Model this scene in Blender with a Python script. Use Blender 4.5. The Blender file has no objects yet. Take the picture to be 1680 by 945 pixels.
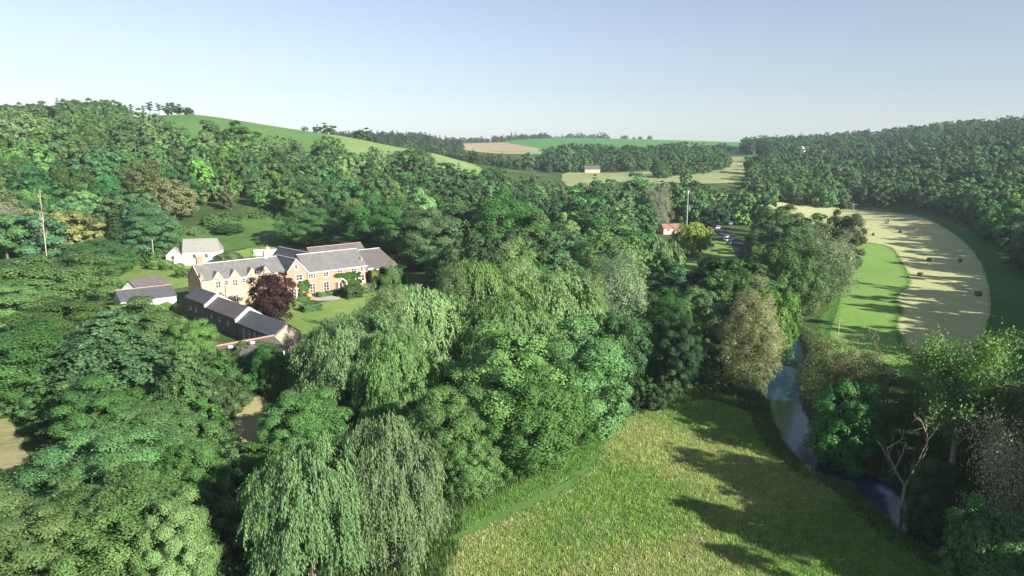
import bpy, bmesh, math, random
import numpy as np
from mathutils import Vector, Matrix
from mathutils.geometry import delaunay_2d_cdt
random.seed(7); rng = np.random.default_rng(7)
scn = bpy.context.scene
col = scn.collection

# ------------------------------------------------------------------ camera, sky, sun, exposure
H, F = 42.0, 1200.0                       # camera height, focal length in photo pixels (1680 wide)
PITCH = math.atan((472.5 - 245) / F)
cam = bpy.data.cameras.new('camera'); cam_o = bpy.data.objects.new('camera', cam); col.objects.link(cam_o)
cam.sensor_width = 36; cam.lens = 36 * F / 1680; cam.clip_end = 20000; cam.clip_start = 0.5
cam_o.location = (0, 0, H); cam_o.rotation_euler = (math.pi / 2 - PITCH, 0, 0)
scn.camera = cam_o
SUN_AZ, SUN_EL = math.radians(130), math.radians(24)     # azimuth clockwise from +Y
w = bpy.data.worlds.new('World'); scn.world = w; w.use_nodes = True
nt = w.node_tree; bg = nt.nodes['Background']
sky = nt.nodes.new('ShaderNodeTexSky'); sky.sky_type = 'NISHITA'; sky.sun_disc = False
sky.sun_elevation = SUN_EL; sky.sun_rotation = SUN_AZ
sky.air_density = 1.0; sky.dust_density = 0.4; sky.ozone_density = 2.0
mx_ = nt.nodes.new('ShaderNodeMix'); mx_.data_type = 'RGBA'; mx_.blend_type = 'MULTIPLY'; mx_.inputs[0].default_value = 1; mx_.inputs[7].default_value = (0.95, 0.985, 1.08, 1)   # even cool cast of the clear sky
hs_ = nt.nodes.new('ShaderNodeHueSaturation'); hs_.inputs['Saturation'].default_value = 0.6; nt.links.new(sky.outputs[0], hs_.inputs['Color']); nt.links.new(hs_.outputs[0], mx_.inputs[6]); nt.links.new(mx_.outputs[2], bg.inputs[0]); bg.inputs[1].default_value = 0.061
S = Vector((math.sin(SUN_AZ) * math.cos(SUN_EL), math.cos(SUN_AZ) * math.cos(SUN_EL), math.sin(SUN_EL)))
sl = bpy.data.lights.new('sun', 'SUN'); sl.energy = 5.0; sl.angle = math.radians(0.5); sl.color = (1, 0.95, 0.87)
so = bpy.data.objects.new('sun', sl); col.objects.link(so); so.rotation_euler = S.to_track_quat('Z', 'Y').to_euler()
scn.view_settings.view_transform = 'Standard'; scn.view_settings.look = 'None'
scn.view_settings.exposure = 1.15; scn.view_settings.gamma = 1
scn.cycles.max_bounces = 6; scn.cycles.diffuse_bounces = 3; scn.cycles.transmission_bounces = 3
scn.cycles.transparent_max_bounces = 4; scn.cycles.volume_bounces = 0

HAZE = 0.0001
# ------------------------------------------------------------------ photo pixel <-> place
cP, sP = math.cos(PITCH), math.sin(PITCH)
def ray(px, py):
    x = (px - 840) / F; u = (472.5 - py) / F
    return (x, cP + u * sP, -sP + u * cP)
def z_at(px, py, Y):
    r = ray(px, py); return H + r[2] * Y / r[1]
def x_at(px, Y, z):                       # x of a point at distance Y and height z that shows in column px
    return (px - 840) / F * (Y * cP + (H - z) * sP)
def proj(x, y, z):
    d = y * cP + (H - z) * sP
    return 840 + F * x / d, 472.5 - F * (y * sP - (H - z) * cP) / d

# ------------------------------------------------------------------ terrain height
CP = []
def cz(px, *yz):
    for Y, z in yz: CP.append((x_at(px, Y, z), Y, z))
cz(-220, (100, 9), (200, 14), (300, 28), (400, 46), (520, 62), (700, 62), (1000, 50))
cz(0, (70, 5.5), (100, 6), (200, 9.5), (300, 24), (400, 42), (520, 59), (650, 60), (900, 50))
cz(180, (100, 6), (150, 7), (225, 8), (270, 15), (350, 30), (450, 47), (540, 61), (620, 66), (800, 58), (1000, 50))
cz(320, (90, 5), (120, 6.5), (175, 7), (225, 8), (285, 17), (350, 26), (440, 43), (510, 55), (600, 69), (700, 66), (900, 52))
cz(420, (80, 3.5), (160, 7), (240, 8), (290, 17), (350, 24), (440, 37), (500, 47), (620, 63), (750, 56), (900, 46))
cz(560, (70, 2.5), (110, 3), (140, 6), (175, 7), (220, 7.3), (290, 13), (380, 24), (440, 31), (500, 40), (640, z_at(560, 223.5, 640)), (800, 44), (1100, 54), (1300, 50))
cz(700, (70, 2), (120, 3), (180, 6), (250, 8), (350, 17), (450, 26), (550, 32), (630, z_at(700, 249.5, 630)), (800, 34), (1150, 53), (1500, 55))
cz(640, (500, 36), (640, z_at(640, 239.5, 640)), (800, 39))
cz(500, (500, 43), (640, z_at(500, 215.5, 640)), (800, 50))
cz(740, (540, 26), (620, z_at(740, 260.5, 620)))
cz(780, (300, 9), (420, 14), (520, 21), (620, 27), (750, 28), (1000, 33), (1300, 40), (1600, 51.5), (1900, 60))
cz(900, (70, 2), (120, 2), (200, 4), (300, 6), (400, 9), (500, 13), (620, 19), (750, 23), (850, 31), (1000, 33), (1300, 39), (1900, 69), (2500, 60))
cz(1000, (150, 2.2), (250, 4), (350, 6), (450, 10), (600, 19.5), (750, 21.5), (850, 31), (1000, 32), (1300, 40), (1900, 68), (2500, 60))
cz(1100, (70, 1.8), (110, 1.6), (200, 3), (600, 18), (800, 26), (1200, 40), (1500, 50), (2200, 66), (2700, 60))
cz(1200, (90, 1.4), (120, 1.3), (200, 2.5), (320, 5), (450, 7), (600, 17), (700, 23), (800, 31), (1000, 38), (1300, 44), (2200, 62))
cz(1400, (90, 1.2), (150, 2), (250, 2.5), (400, 3), (480, 3.5), (560, 9), (700, 21), (900, 33), (1300, 55), (1600, 52))
cz(1600, (90, 1.5), (150, 2), (220, 2.5), (300, 3.5), (400, 9), (480, 17), (700, 38), (1000, 56), (1300, 76), (1600, 70), (2000, 60))
cz(1720, (200, 2.6), (240, 3.5), (300, 7), (400, 15), (700, 45), (1300, 78), (1700, 70))
cz(1950, (100, 2), (150, 4), (250, 10), (400, 24), (1000, 90))
for p in [(60, 30, 1.5), (130, 50, 4), (170, 80, 8), (0, 0, 3), (-60, 0, 5), (-100, 60, 8), (60, -50, 2), (-200, -50, 10), (200, -50, 12), (330, 100, 22), (-250, 60, 14),
          (-1500, 3000, 60), (0, 3000, 52), (1500, 3000, 70), (-3000, 5500, 40), (0, 5500, 40), (3000, 5500, 40), (0, -80, 3), (-500, 300, 60), (-900, 900, 60), (900, 600, 90), (1500, 1500, 90)]:
    CP.append(p)
for p in [(-49, 173.5, 7), (-67, 156, 6.9), (-55, 142, 6.7), (-40, 125, 6.3), (-37, 185, 7), (-60, 185, 7), (-80, 170, 7.2), (-84, 158, 7.2), (-45, 160, 6.5), (-30, 190, 7), (-50, 205, 7.1), (-30, 215, 7.2), (-75, 195, 7.3), (-60, 225, 7.6), (-85, 200, 7.6)]:
    CP.append(p)
CP = np.array(CP)
def warp(x, y):
    return np.stack([1.6 * x / (y + 110.0), np.log(y + 110.0)], -1)
def tps(r2):
    return 0.5 * r2 * np.log(r2 + 1e-9)
_W = warp(CP[:, 0], CP[:, 1]); _n = len(CP)
_A = np.zeros((_n + 3, _n + 3)); _A[:_n, :_n] = tps(((_W[:, None] - _W[None]) ** 2).sum(-1)) + np.eye(_n) * 6e-4
_A[:_n, _n] = 1; _A[:_n, _n + 1:] = _W; _A[_n, :_n] = 1; _A[_n + 1:, :_n] = _W.T
_C = np.linalg.solve(_A, np.concatenate([CP[:, 2], [0, 0, 0]]))
def ground0(x, y):
    x = np.atleast_1d(np.asarray(x, float)); y = np.atleast_1d(np.asarray(y, float))
    out = np.empty(x.shape)
    for i in range(0, len(x), 20000):
        q = warp(x[i:i + 20000], y[i:i + 20000])
        k = tps(((q[:, None] - _W[None]) ** 2).sum(-1))
        out[i:i + 20000] = k @ _C[:_n] + _C[_n] + q @ _C[_n + 1:]
    return out
def hit(px, py, f=None):                  # where the sight line of a photo pixel meets the ground
    r = np.array(ray(px, py)); t = np.exp(np.linspace(math.log(45), math.log(4000), 500))
    z = (f or ground0)(r[0] * t, r[1] * t); d = H + r[2] * t - z
    i = np.argmax(d < 0)
    if d[i] >= 0: i = len(t) - 1
    a = 0 if i == 0 else d[i - 1] / (d[i - 1] - d[i])
    tt = t[i] if i == 0 else t[i - 1] + a * (t[i] - t[i - 1])
    return (r[0] * tt, r[1] * tt)
RIVER_PX = [(1298, 560), (1300, 592), (1288, 622), (1290, 660), (1308, 700), (1330, 735), (1372, 768), (1430, 790), (1480, 830), (1530, 872), (1600, 905), (1700, 940)]
RIV = np.array([hit(*p) for p in RIVER_PX])
RIV = np.concatenate([[[RIV[0][0] + 14, RIV[0][1] + 45], [RIV[0][0] + 3, RIV[0][1] + 20]], RIV, [[RIV[-1][0] + 14, RIV[-1][1] - 12], [RIV[-1][0] + 40, RIV[-1][1] - 40]]])
def smooth_line(P, n=8):
    P = np.asarray(P, float); Q = np.concatenate([[2 * P[0] - P[1]], P, [2 * P[-1] - P[-2]]]); out = []
    for i in range(1, len(Q) - 2):
        for k in range(n):
            t = k / n; a, b, c, d = Q[i - 1], Q[i], Q[i + 1], Q[i + 2]
            out.append(0.5 * ((2 * b) + (c - a) * t + (2 * a - 5 * b + 4 * c - d) * t * t + (3 * b - a - 3 * c + d) * t ** 3))
    out.append(P[-1]); return np.array(out)
RIVS = smooth_line(RIV, 6)
def river_dist(x, y):
    x = np.asarray(x); y = np.asarray(y); m = np.full(x.shape, 1e9)
    for a, b in zip(RIVS[:-1], RIVS[1:]):
        ab = b - a; t = np.clip(((x - a[0]) * ab[0] + (y - a[1]) * ab[1]) / (ab @ ab + 1e-9), 0, 1)
        m = np.minimum(m, np.hypot(x - a[0] - t * ab[0], y - a[1] - t * ab[1]))
    return m
def ground(x, y):
    x = np.atleast_1d(np.asarray(x, float)); y = np.atleast_1d(np.asarray(y, float))
    z = ground0(x, y); d = river_dist(x, y)
    z = z - 1.5 * np.exp(-(d / 3.4) ** 4)
    return z
def gz(x, y): return float(ground(x, y)[0])

# ------------------------------------------------------------------ object helpers
def tag(o, label=None, cat=None, group=None, kind=None):
    if label: o['label'] = label
    if cat: o['category'] = cat
    if group: o['group'] = group
    if kind: o['kind'] = kind
    return o
def empty(name, loc, rz=0, **k):
    o = bpy.data.objects.new(name, None); col.objects.link(o); o.location = loc; o.rotation_euler = (0, 0, rz); o.empty_display_size = 0.2
    return tag(o, **k)
def mesh_np(name, V, polys_n, loops, mats=(), mi=None, attrs=None, smooth=False):
    me = bpy.data.meshes.new(name); V = np.asarray(V, np.float32)
    me.vertices.add(len(V)); me.vertices.foreach_set('co', V.ravel())
    me.loops.add(len(loops)); me.loops.foreach_set('vertex_index', np.asarray(loops, np.int32))
    n = np.asarray(polys_n, np.int32); me.polygons.add(len(n)); st = np.concatenate([[0], np.cumsum(n)[:-1]]).astype(np.int32)
    me.polygons.foreach_set('loop_start', st)
    for m in mats: me.materials.append(m)
    if mi is not None: me.polygons.foreach_set('material_index', np.asarray(mi, np.int32))
    if attrs:
        for k, (dom, v) in attrs.items():
            a = me.attributes.new(k, 'FLOAT', dom); a.data.foreach_set('value', np.asarray(v, np.float32))
    me.update(calc_edges=True)
    if smooth: me.polygons.foreach_set('use_smooth', np.ones(len(n), bool))
    return me
def link(name, me, parent=None, loc=None):
    o = bpy.data.objects.new(name, me); col.objects.link(o)
    if parent: o.parent = parent
    if loc is not None: o.location = loc
    return o
class MB:                                  # collects simple shapes into one mesh
    def __init__(s): s.v = []; s.f = []
    def poly(s, pts, faces):
        n = len(s.v); s.v += [tuple(p) for p in pts]; s.f += [tuple(n + i for i in f) for f in faces]; return s
    def box(s, x0, x1, y0, y1, z0, z1):
        return s.poly([(x0, y0, z0), (x1, y0, z0), (x1, y1, z0), (x0, y1, z0), (x0, y0, z1), (x1, y0, z1), (x1, y1, z1), (x0, y1, z1)],
                      [(0, 3, 2, 1), (4, 5, 6, 7), (0, 1, 5, 4), (1, 2, 6, 5), (2, 3, 7, 6), (3, 0, 4, 7)])
    def prism(s, prof, axis, a, b):        # closed profile extruded along an axis
        n = len(prof)
        def P(p, t):
            return {'x': (t, p[0], p[1]), 'y': (p[0], t, p[1]), 'z': (p[0], p[1], t)}[axis]
        pts = [P(p, a) for p in prof] + [P(p, b) for p in prof]
        return s.poly(pts, [tuple(range(n))[::-1], tuple(range(n, 2 * n))] + [(i, (i + 1) % n, n + (i + 1) % n, n + i) for i in range(n)])
    def tube(s, pts, rad, n=7):
        pts = [Vector(p) for p in pts]; base = len(s.v); k = len(pts)
        for i, p in enumerate(pts):
            t = (pts[min(i + 1, k - 1)] - pts[max(i - 1, 0)]).normalized()
            u = t.orthogonal().normalized(); v = t.cross(u)
            if i and abs(u.dot(pu)) < 0.99:
                u = (pu - t * pu.dot(t)).normalized(); v = t.cross(u)
            pu = u; r = rad[i] if hasattr(rad, '__len__') else rad
            for j in range(n):
                a = 2 * math.pi * j / n; s.v.append(tuple(p + (u * math.cos(a) + v * math.sin(a)) * r))
        for i in range(k - 1):
            for j in range(n):
                s.f.append((base + i * n + j, base + i * n + (j + 1) % n, base + (i + 1) * n + (j + 1) % n, base + (i + 1) * n + j))
        s.f.append(tuple(base + j for j in range(n))[::-1]); s.f.append(tuple(base + (k - 1) * n + j for j in range(n)))
        return s
    def mesh(s, name, mat=None):
        me = bpy.data.meshes.new(name); me.from_pydata(s.v, [], s.f)
        bm = bmesh.new(); bm.from_mesh(me); bmesh.ops.recalc_face_normals(bm, faces=bm.faces); bm.to_mesh(me); bm.free()
        if mat: me.materials.append(mat)
        return me
    def build(s, name, mat, parent=None, loc=None): return link(name, s.mesh(name, mat), parent, loc)

# ------------------------------------------------------------------ materials
class N:
    def __init__(s, name, rough=0.8, spec=0.3):
        s.m = bpy.data.materials.new(name); s.m.use_nodes = True; s.t = s.m.node_tree; s.b = s.t.nodes['Principled BSDF']
        s.b.inputs['Roughness'].default_value = rough; s.b.inputs['Specular IOR Level'].default_value = spec
    def n(s, ty, ins=None, **k):
        x = s.t.nodes.new(ty)
        for a, v in k.items(): setattr(x, a, v)
        for a, v in (ins or {}).items():
            if isinstance(v, bpy.types.NodeSocket): s.t.links.new(v, x.inputs[a])
            else: x.inputs[a].default_value = v
        return x
    def noise(s, scale, detail=4, rough=0.6, vec=None, dist=0.0):
        x = s.n('ShaderNodeTexNoise', {'Scale': scale, 'Detail': detail, 'Roughness': rough, 'Distortion': dist})
        if vec is not None: s.t.links.new(vec, x.inputs['Vector'])
        return x.outputs[0]
    def ramp(s, fac, stops):
        x = s.n('ShaderNodeValToRGB', {'Fac': fac}); e = x.color_ramp.elements
        while len(e) < len(stops): e.new(0.5)
        for q, (p, c) in zip(e, stops): q.position = p; q.color = (*c, 1)
        return x.outputs[0]
    def mix(s, fac, a, b, mode='MIX'):
        x = s.n('ShaderNodeMix', data_type='RGBA', blend_type=mode)
        for i, v in ((0, fac), (6, a), (7, b)):
            if isinstance(v, bpy.types.NodeSocket): s.t.links.new(v, x.inputs[i])
            else: x.inputs[i].default_value = (*v, 1) if isinstance(v, tuple) and len(v) == 3 else v
        return x.outputs[2]
    def math(s, op, a, b=0.0, clamp=False):
        x = s.n('ShaderNodeMath', operation=op, use_clamp=clamp)
        for i, v in ((0, a), (1, b)):
            if isinstance(v, bpy.types.NodeSocket): s.t.links.new(v, x.inputs[i])
            else: x.inputs[i].default_value = v
        return x.outputs[0]
    def pos(s): return s.n('ShaderNodeNewGeometry').outputs['Position']
    def objco(s): return s.n('ShaderNodeTexCoord').outputs['Object']
    def mapping(s, vec, scale, rot=(0, 0, 0)):
        return s.n('ShaderNodeMapping', {'Vector': vec, 'Scale': scale, 'Rotation': rot}).outputs[0]
    def color(s, c): s.t.links.new(c, s.b.inputs['Base Color']); return s
    def bump(s, h, strength=0.3, dist=0.1):
        x = s.n('ShaderNodeBump', {'Height': h, 'Strength': strength, 'Distance': dist}); s.t.links.new(x.outputs[0], s.b.inputs['Normal']); return s

def ground_mat(name, dark, mid, light, fine=0.5, mow=None, bump=0.4):
    m = N(name, 0.95, 0.1); p = m.pos()
    a = m.noise(0.035, 5, 0.6, p); b = m.noise(fine, 6, 0.7, p); c = m.noise(0.18, 4, 0.65, p, 1.0)
    f = m.math('ADD', m.math('MULTIPLY', a, 0.45), m.math('ADD', m.math('MULTIPLY', b, 0.35), m.math('MULTIPLY', c, 0.35)))
    cc = m.ramp(f, [(0.4, dark), (0.56, mid), (0.74, light)])
    if mow:
        v = m.mapping(p, (mow[0], mow[0] * 0.12, 0.0), (0, 0, mow[1]))
        s = m.noise(1.0, 3, 0.6, v)
        cc = m.mix(mow[2], cc, m.mix(s, dark, light))
    m.color(cc); m.bump(b, bump, 0.4); return m.m
M = {}
M['terrain'] = ground_mat('rough_grass', (0.03, 0.05, 0.016), (0.06, 0.1, 0.028), (0.13, 0.16, 0.055), 0.6)
M['meadow'] = ground_mat('meadow_grass', (0.07, 0.14, 0.03), (0.13, 0.21, 0.05), (0.24, 0.27, 0.1), 0.9)
M['field_green'] = ground_mat('field_grass', (0.04, 0.12, 0.03), (0.06, 0.16, 0.04), (0.09, 0.19, 0.05), 0.5, (0.35, 0.25, 0.35), 0.15)
M['strip_green'] = ground_mat('mown_grass', (0.13, 0.25, 0.05), (0.18, 0.32, 0.07), (0.24, 0.37, 0.1), 0.5, (0.45, 0.2, 0.4), 0.15)
M['hay'] = ground_mat('cut_hay', (0.3, 0.35, 0.13), (0.46, 0.46, 0.22), (0.6, 0.57, 0.31), 0.35, (0.4, 0.3, 1.0), 0.35)
M['lawn'] = ground_mat('lawn', (0.12, 0.2, 0.045), (0.17, 0.26, 0.06), (0.27, 0.33, 0.11), 0.8, None, 0.1)
M['bank'] = ground_mat('bank_grass', (0.045, 0.1, 0.025), (0.08, 0.15, 0.04), (0.14, 0.2, 0.06), 0.5)
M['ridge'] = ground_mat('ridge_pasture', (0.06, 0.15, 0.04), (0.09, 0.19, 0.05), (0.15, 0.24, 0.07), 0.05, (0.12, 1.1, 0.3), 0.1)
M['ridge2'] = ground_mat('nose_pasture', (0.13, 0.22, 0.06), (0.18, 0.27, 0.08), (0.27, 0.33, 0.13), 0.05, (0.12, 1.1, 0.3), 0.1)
M['far_green'] = ground_mat('distant_crop', (0.05, 0.18, 0.02), (0.07, 0.22, 0.03), (0.1, 0.25, 0.05), 0.02, (0.05, 0.3, 0.3), 0.05)
M['stubble'] = ground_mat('distant_stubble', (0.3, 0.22, 0.13), (0.38, 0.28, 0.17), (0.42, 0.34, 0.2), 0.02, None, 0.05)
M['pale'] = ground_mat('pale_pasture', (0.16, 0.24, 0.08), (0.26, 0.31, 0.12), (0.42, 0.39, 0.2), 0.05, (0.1, 0.3, 0.3), 0.1)
M['earth'] = ground_mat('dry_earth', (0.13, 0.17, 0.06), (0.3, 0.28, 0.13), (0.42, 0.36, 0.22), 0.8)
M['path'] = ground_mat('path_grass', (0.08, 0.17, 0.04), (0.11, 0.21, 0.05), (0.15, 0.25, 0.07), 0.8, None, 0.2)
M['gravel'] = ground_mat('gravel', (0.3, 0.27, 0.22), (0.42, 0.38, 0.32), (0.55, 0.5, 0.42), 2.0, None, 0.2)
M['asphalt'] = ground_mat('asphalt', (0.045, 0.045, 0.05), (0.06, 0.06, 0.065), (0.09, 0.09, 0.09), 1.2, None, 0.1)
def leaf_mat(name, trans=0.22, rough=0.55):
    m = N(name, rough, 0.25); oi = m.n('ShaderNodeObjectInfo'); at = m.n('ShaderNodeAttribute', attribute_name='tone').outputs['Fac']
    r = oi.outputs['Random']; m_warm = m.mix(1.0, oi.outputs['Color'], (1.03, 1.02, .86), 'MULTIPLY')
    hsv = m.n('ShaderNodeHueSaturation', {'Hue': m.math('ADD', 0.485, m.math('MULTIPLY', r, 0.03)), 'Saturation': m.math('ADD', 0.8, m.math('MULTIPLY', m.math('FRACT', m.math('MULTIPLY', r, 7.3)), 0.26)),
        'Value': m.math('ADD', 0.68, m.math('MULTIPLY', m.math('FRACT', m.math('MULTIPLY', r, 13.7)), 0.72)), 'Color': m_warm})
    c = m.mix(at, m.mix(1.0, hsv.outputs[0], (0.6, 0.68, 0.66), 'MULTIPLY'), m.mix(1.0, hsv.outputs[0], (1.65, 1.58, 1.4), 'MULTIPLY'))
    m.color(c)
    tr = m.n('ShaderNodeBsdfTranslucent', {'Color': m.mix(1.0, c, (1.1, 1.25, 0.6), 'MULTIPLY')})
    mx = m.n('ShaderNodeMixShader', {0: trans, 1: m.b.outputs[0], 2: tr.outputs[0]})
    m.t.links.new(mx.outputs[0], m.t.nodes['Material Output'].inputs[0]); return m.m
M['leaf'] = leaf_mat('leaves')
M['grass'] = leaf_mat('grass_blades', 0.25, 0.7)
def simple(name, c1, c2, scale=3.0, rough=0.85, spec=0.3, bump=0.0, stretch=None):
    m = N(name, rough, spec); v = m.objco()
    if stretch: v = m.mapping(v, stretch)
    f = m.noise(scale, 5, 0.65, v); m.color(m.ramp(f, [(0.3, c1), (0.7, c2)]))
    if bump: m.bump(f, bump, 0.05)
    return m.m
M['bark'] = simple('bark', (0.1, 0.08, 0.06), (0.22, 0.18, 0.14), 4, bump=0.5)
M['pale_bark'] = simple('pale_bark', (0.3, 0.24, 0.18), (0.6, 0.52, 0.42), 3, bump=0.4)
M['grey_bark'] = simple('grey_bark', (0.1, 0.09, 0.08), (0.2, 0.18, 0.16), 3)
M['white'] = simple('white_paint', (0.68, 0.67, 0.63), (0.82, 0.81, 0.78), 1.5, 0.6)
M['trim'] = simple('cream_trim', (0.62, 0.58, 0.5), (0.78, 0.75, 0.68), 2, 0.6)
def brick_mat(name, a, b, c, mort):
    m = N(name, 0.85, 0.2); v = m.objco()
    g = m.n('ShaderNodeSeparateXYZ', {0: v}); cb = m.n('ShaderNodeCombineXYZ', {0: m.math('ADD', g.outputs[0], g.outputs[1]), 1: g.outputs[2]})
    t = m.n('ShaderNodeTexBrick', {'Vector': cb.outputs[0], 'Color1': (*a, 1), 'Color2': (*b, 1), 'Mortar': (*mort, 1), 'Scale': 1.0, 'Mortar Size': 0.012, 'Brick Width': 0.23, 'Row Height': 0.075, 'Bias': 0.0})
    f = m.noise(0.7, 5, 0.6, v); m.color(m.mix(m.math('MULTIPLY', f, 0.7), t.outputs[0], c)); return m.m
M['brick'] = brick_mat('orange_brick', (0.42, 0.15, 0.08), (0.52, 0.2, 0.11), (0.48, 0.24, 0.16), (0.45, 0.35, 0.27))
M['cream'] = brick_mat('cream_render', (0.52, 0.31, 0.17), (0.58, 0.37, 0.22), (0.6, 0.41, 0.26), (0.5, 0.37, 0.25))
M['stone'] = brick_mat('rubble_stone', (0.13, 0.12, 0.11), (0.2, 0.17, 0.15), (0.16, 0.13, 0.12), (0.12, 0.11, 0.1))
def slate_mat(name, dark, light, moss):
    m = N(name, 0.6, 0.4); v = m.objco()
    g = m.n('ShaderNodeSeparateXYZ', {0: v})
    cb = m.n('ShaderNodeCombineXYZ', {0: m.math('ADD', g.outputs[0], m.math('MULTIPLY', g.outputs[1], 0.001)), 1: m.math('MULTIPLY', g.outputs[2], 1.0)})
    t = m.n('ShaderNodeTexBrick', {'Vector': cb.outputs[0], 'Color1': (*dark, 1), 'Color2': (*light, 1), 'Mortar': (dark[0] * .6, dark[1] * .6, dark[2] * .6, 1), 'Scale': 1.0, 'Mortar Size': 0.012, 'Brick Width': 0.3, 'Row Height': 0.16})
    f = m.noise(0.5, 6, 0.7, v, 0.6); f2 = m.noise(2.5, 5, 0.7, v)
    c = m.mix(m.ramp(f, [(0.42, (0, 0, 0)), (0.7, (1, 1, 1))]), t.outputs[0], moss)
    c = m.mix(0.5, c, m.mix(f2, dark, light)); m.color(c); return m.m
M['slate'] = slate_mat('weathered_slate', (0.09, 0.09, 0.092), (0.2, 0.195, 0.19), (0.23, 0.21, 0.17))
M['slate_blue'] = slate_mat('blue_slate', (0.06, 0.063, 0.072), (0.12, 0.122, 0.135), (0.12, 0.115, 0.115))
M['slate_brown'] = slate_mat('brown_slate', (0.08, 0.07, 0.07), (0.16, 0.135, 0.13), (0.17, 0.135, 0.115))
M['slate_pale'] = slate_mat('pale_slate', (0.2, 0.2, 0.185), (0.34, 0.33, 0.3), (0.3, 0.28, 0.23))
M['ridge_tile'] = simple('clay_ridge', (0.3, 0.18, 0.14), (0.42, 0.28, 0.22), 2)
M['grey_ridge'] = simple('grey_ridge', (0.4, 0.38, 0.36), (0.55, 0.52, 0.48), 2)
M['lead'] = simple('lead', (0.2, 0.2, 0.22), (0.3, 0.3, 0.32), 2)
M['dark'] = simple('dark_paint', (0.02, 0.02, 0.025), (0.04, 0.04, 0.045), 2, 0.5)
M['purple'] = simple('purple_cloth', (0.16, 0.05, 0.12), (0.26, 0.09, 0.18), 2, 0.7)
M['wood'] = simple('grey_wood', (0.25, 0.22, 0.18), (0.4, 0.36, 0.3), 3)
M['pot'] = simple('chimney_pot', (0.4, 0.2, 0.12), (0.5, 0.28, 0.18), 3)
M['red_roof'] = simple('red_roof', (0.26, 0.12, 0.09), (0.34, 0.17, 0.13), 2)
M['pink'] = simple('pink_render', (0.65, 0.4, 0.35), (0.75, 0.5, 0.45), 2)
M['terracotta'] = simple('terracotta', (0.5, 0.25, 0.1), (0.65, 0.36, 0.15), 3)
M['metal'] = simple('galvanised', (0.4, 0.42, 0.42), (0.55, 0.57, 0.56), 2, 0.45)
M['baled'] = simple('baled_hay', (0.12, 0.11, 0.05), (0.22, 0.2, 0.1), 2)
def plain(name, c, rough=0.3, spec=0.5, metal=0.0):
    m = N(name, rough, spec); m.b.inputs['Base Color'].default_value = (*c, 1); m.b.inputs['Metallic'].default_value = metal; return m.m
def glass_mat():
    m = N('window_glass', 0.08, 0.6); f = m.noise(1.2, 2, 0.5, m.pos()); m.color(m.ramp(f, [(0.4, (0.02, 0.02, 0.025)), (0.6, (0.14, 0.08, 0.06))])); return m.m
M['glass'] = glass_mat()
M['tyre'] = plain('rubber', (0.02, 0.02, 0.02), 0.8)
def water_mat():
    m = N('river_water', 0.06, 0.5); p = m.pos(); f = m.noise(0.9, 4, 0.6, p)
    m.color(m.ramp(m.noise(0.15, 3, 0.5, p), [(0.4, (0.012, 0.028, 0.055)), (0.7, (0.03, 0.055, 0.1))])); m.bump(f, 0.25, 0.15); return m.m  # blue of the mirrored sky is put into the base colour
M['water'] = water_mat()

# ------------------------------------------------------------------ ground sheet
def build_terrain():
    na, nb = 520, 620
    A = np.linspace(-1.9, 1.9, na); B = np.linspace(math.log(16), math.log(7000), nb)
    a, b = np.meshgrid(A, B); r = np.exp(b); y = r - 110; x = a * r / 1.6
    z = ground(x.ravel(), y.ravel())
    V = np.stack([x.ravel(), y.ravel(), z], -1)
    i = np.arange(nb - 1)[:, None] * na + np.arange(na - 1)[None]
    L = np.stack([i, i + 1, i + na + 1, i + na], -1).reshape(-1)
    me = mesh_np('ground', V, np.full(len(L) // 4, 4), L, [M['terrain']], smooth=True)
    tag(link('ground', me), kind='structure')
build_terrain()
def patch(name, pts, mat, off=0.05, rough=0.6, world=False, n=2500, kind='structure', subdiv=6):
    P = np.array(pts if world else [hit(*p) for p in pts], float)
    Q = []; np_ = len(P)
    for i in range(np_):
        a, b, c, d = P[i - 1], P[i], P[(i + 1) % np_], P[(i + 2) % np_]; ln_ = np.hypot(*(c - b)); k3 = min(.5, 1.0)
        for k in range(subdiv):
            t = k / subdiv; m0 = (c - a) * k3; m1 = (d - b) * k3; m0 *= min(1, ln_ / (np.hypot(*m0) + 1e-9)); m1 *= min(1, ln_ / (np.hypot(*m1) + 1e-9))
            Q.append((2 * t ** 3 - 3 * t * t + 1) * b + (t ** 3 - 2 * t * t + t) * m0 + (-2 * t ** 3 + 3 * t * t) * c + (t ** 3 - t * t) * m1)
    Q = np.array(Q); dist = np.hypot(Q[:, 0], Q[:, 1])
    Q = Q + rng.normal(0, 1, Q.shape) * (rough * .22 * dist / 200)[:, None]
    A, B = Q.min(0), Q.max(0)
    # inner points spaced by distance
    pts_in = []; yy = A[1]
    step0 = max(math.sqrt(((B - A)[0] * (B - A)[1]) / n), 0.4)
    while yy < B[1]:
        st = step0 * (0.6 + 0.8 * (yy - A[1]) / max(B[1] - A[1], 1))
        xs = np.arange(A[0], B[0], st)
        pts_in += [(x_ + random.uniform(-.1, .1) * st, yy) for x_ in xs]; yy += st
    allp = [Vector(q) for q in Q] + [Vector(q) for q in pts_in]; nq = len(Q)
    vs, es, fs, *_ = delaunay_2d_cdt(allp, [(i, (i + 1) % nq) for i in range(nq)], [], 1, 1e-4)
    vx = np.array([(v.x, v.y) for v in vs])
    z = ground(vx[:, 0], vx[:, 1]) + off + 0.00022 * np.hypot(vx[:, 0], vx[:, 1])
    me = bpy.data.meshes.new(name); me.from_pydata([(x_, y_, z_) for (x_, y_), z_ in zip(vx, z)], [], [tuple(f) for f in fs])
    if sum(p.normal.z for p in me.polygons) < 0: me.flip_normals()
    me.materials.append(mat); me.polygons.foreach_set('use_smooth', np.ones(len(me.polygons), bool))
    return tag(link(name, me), kind=kind)
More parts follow.
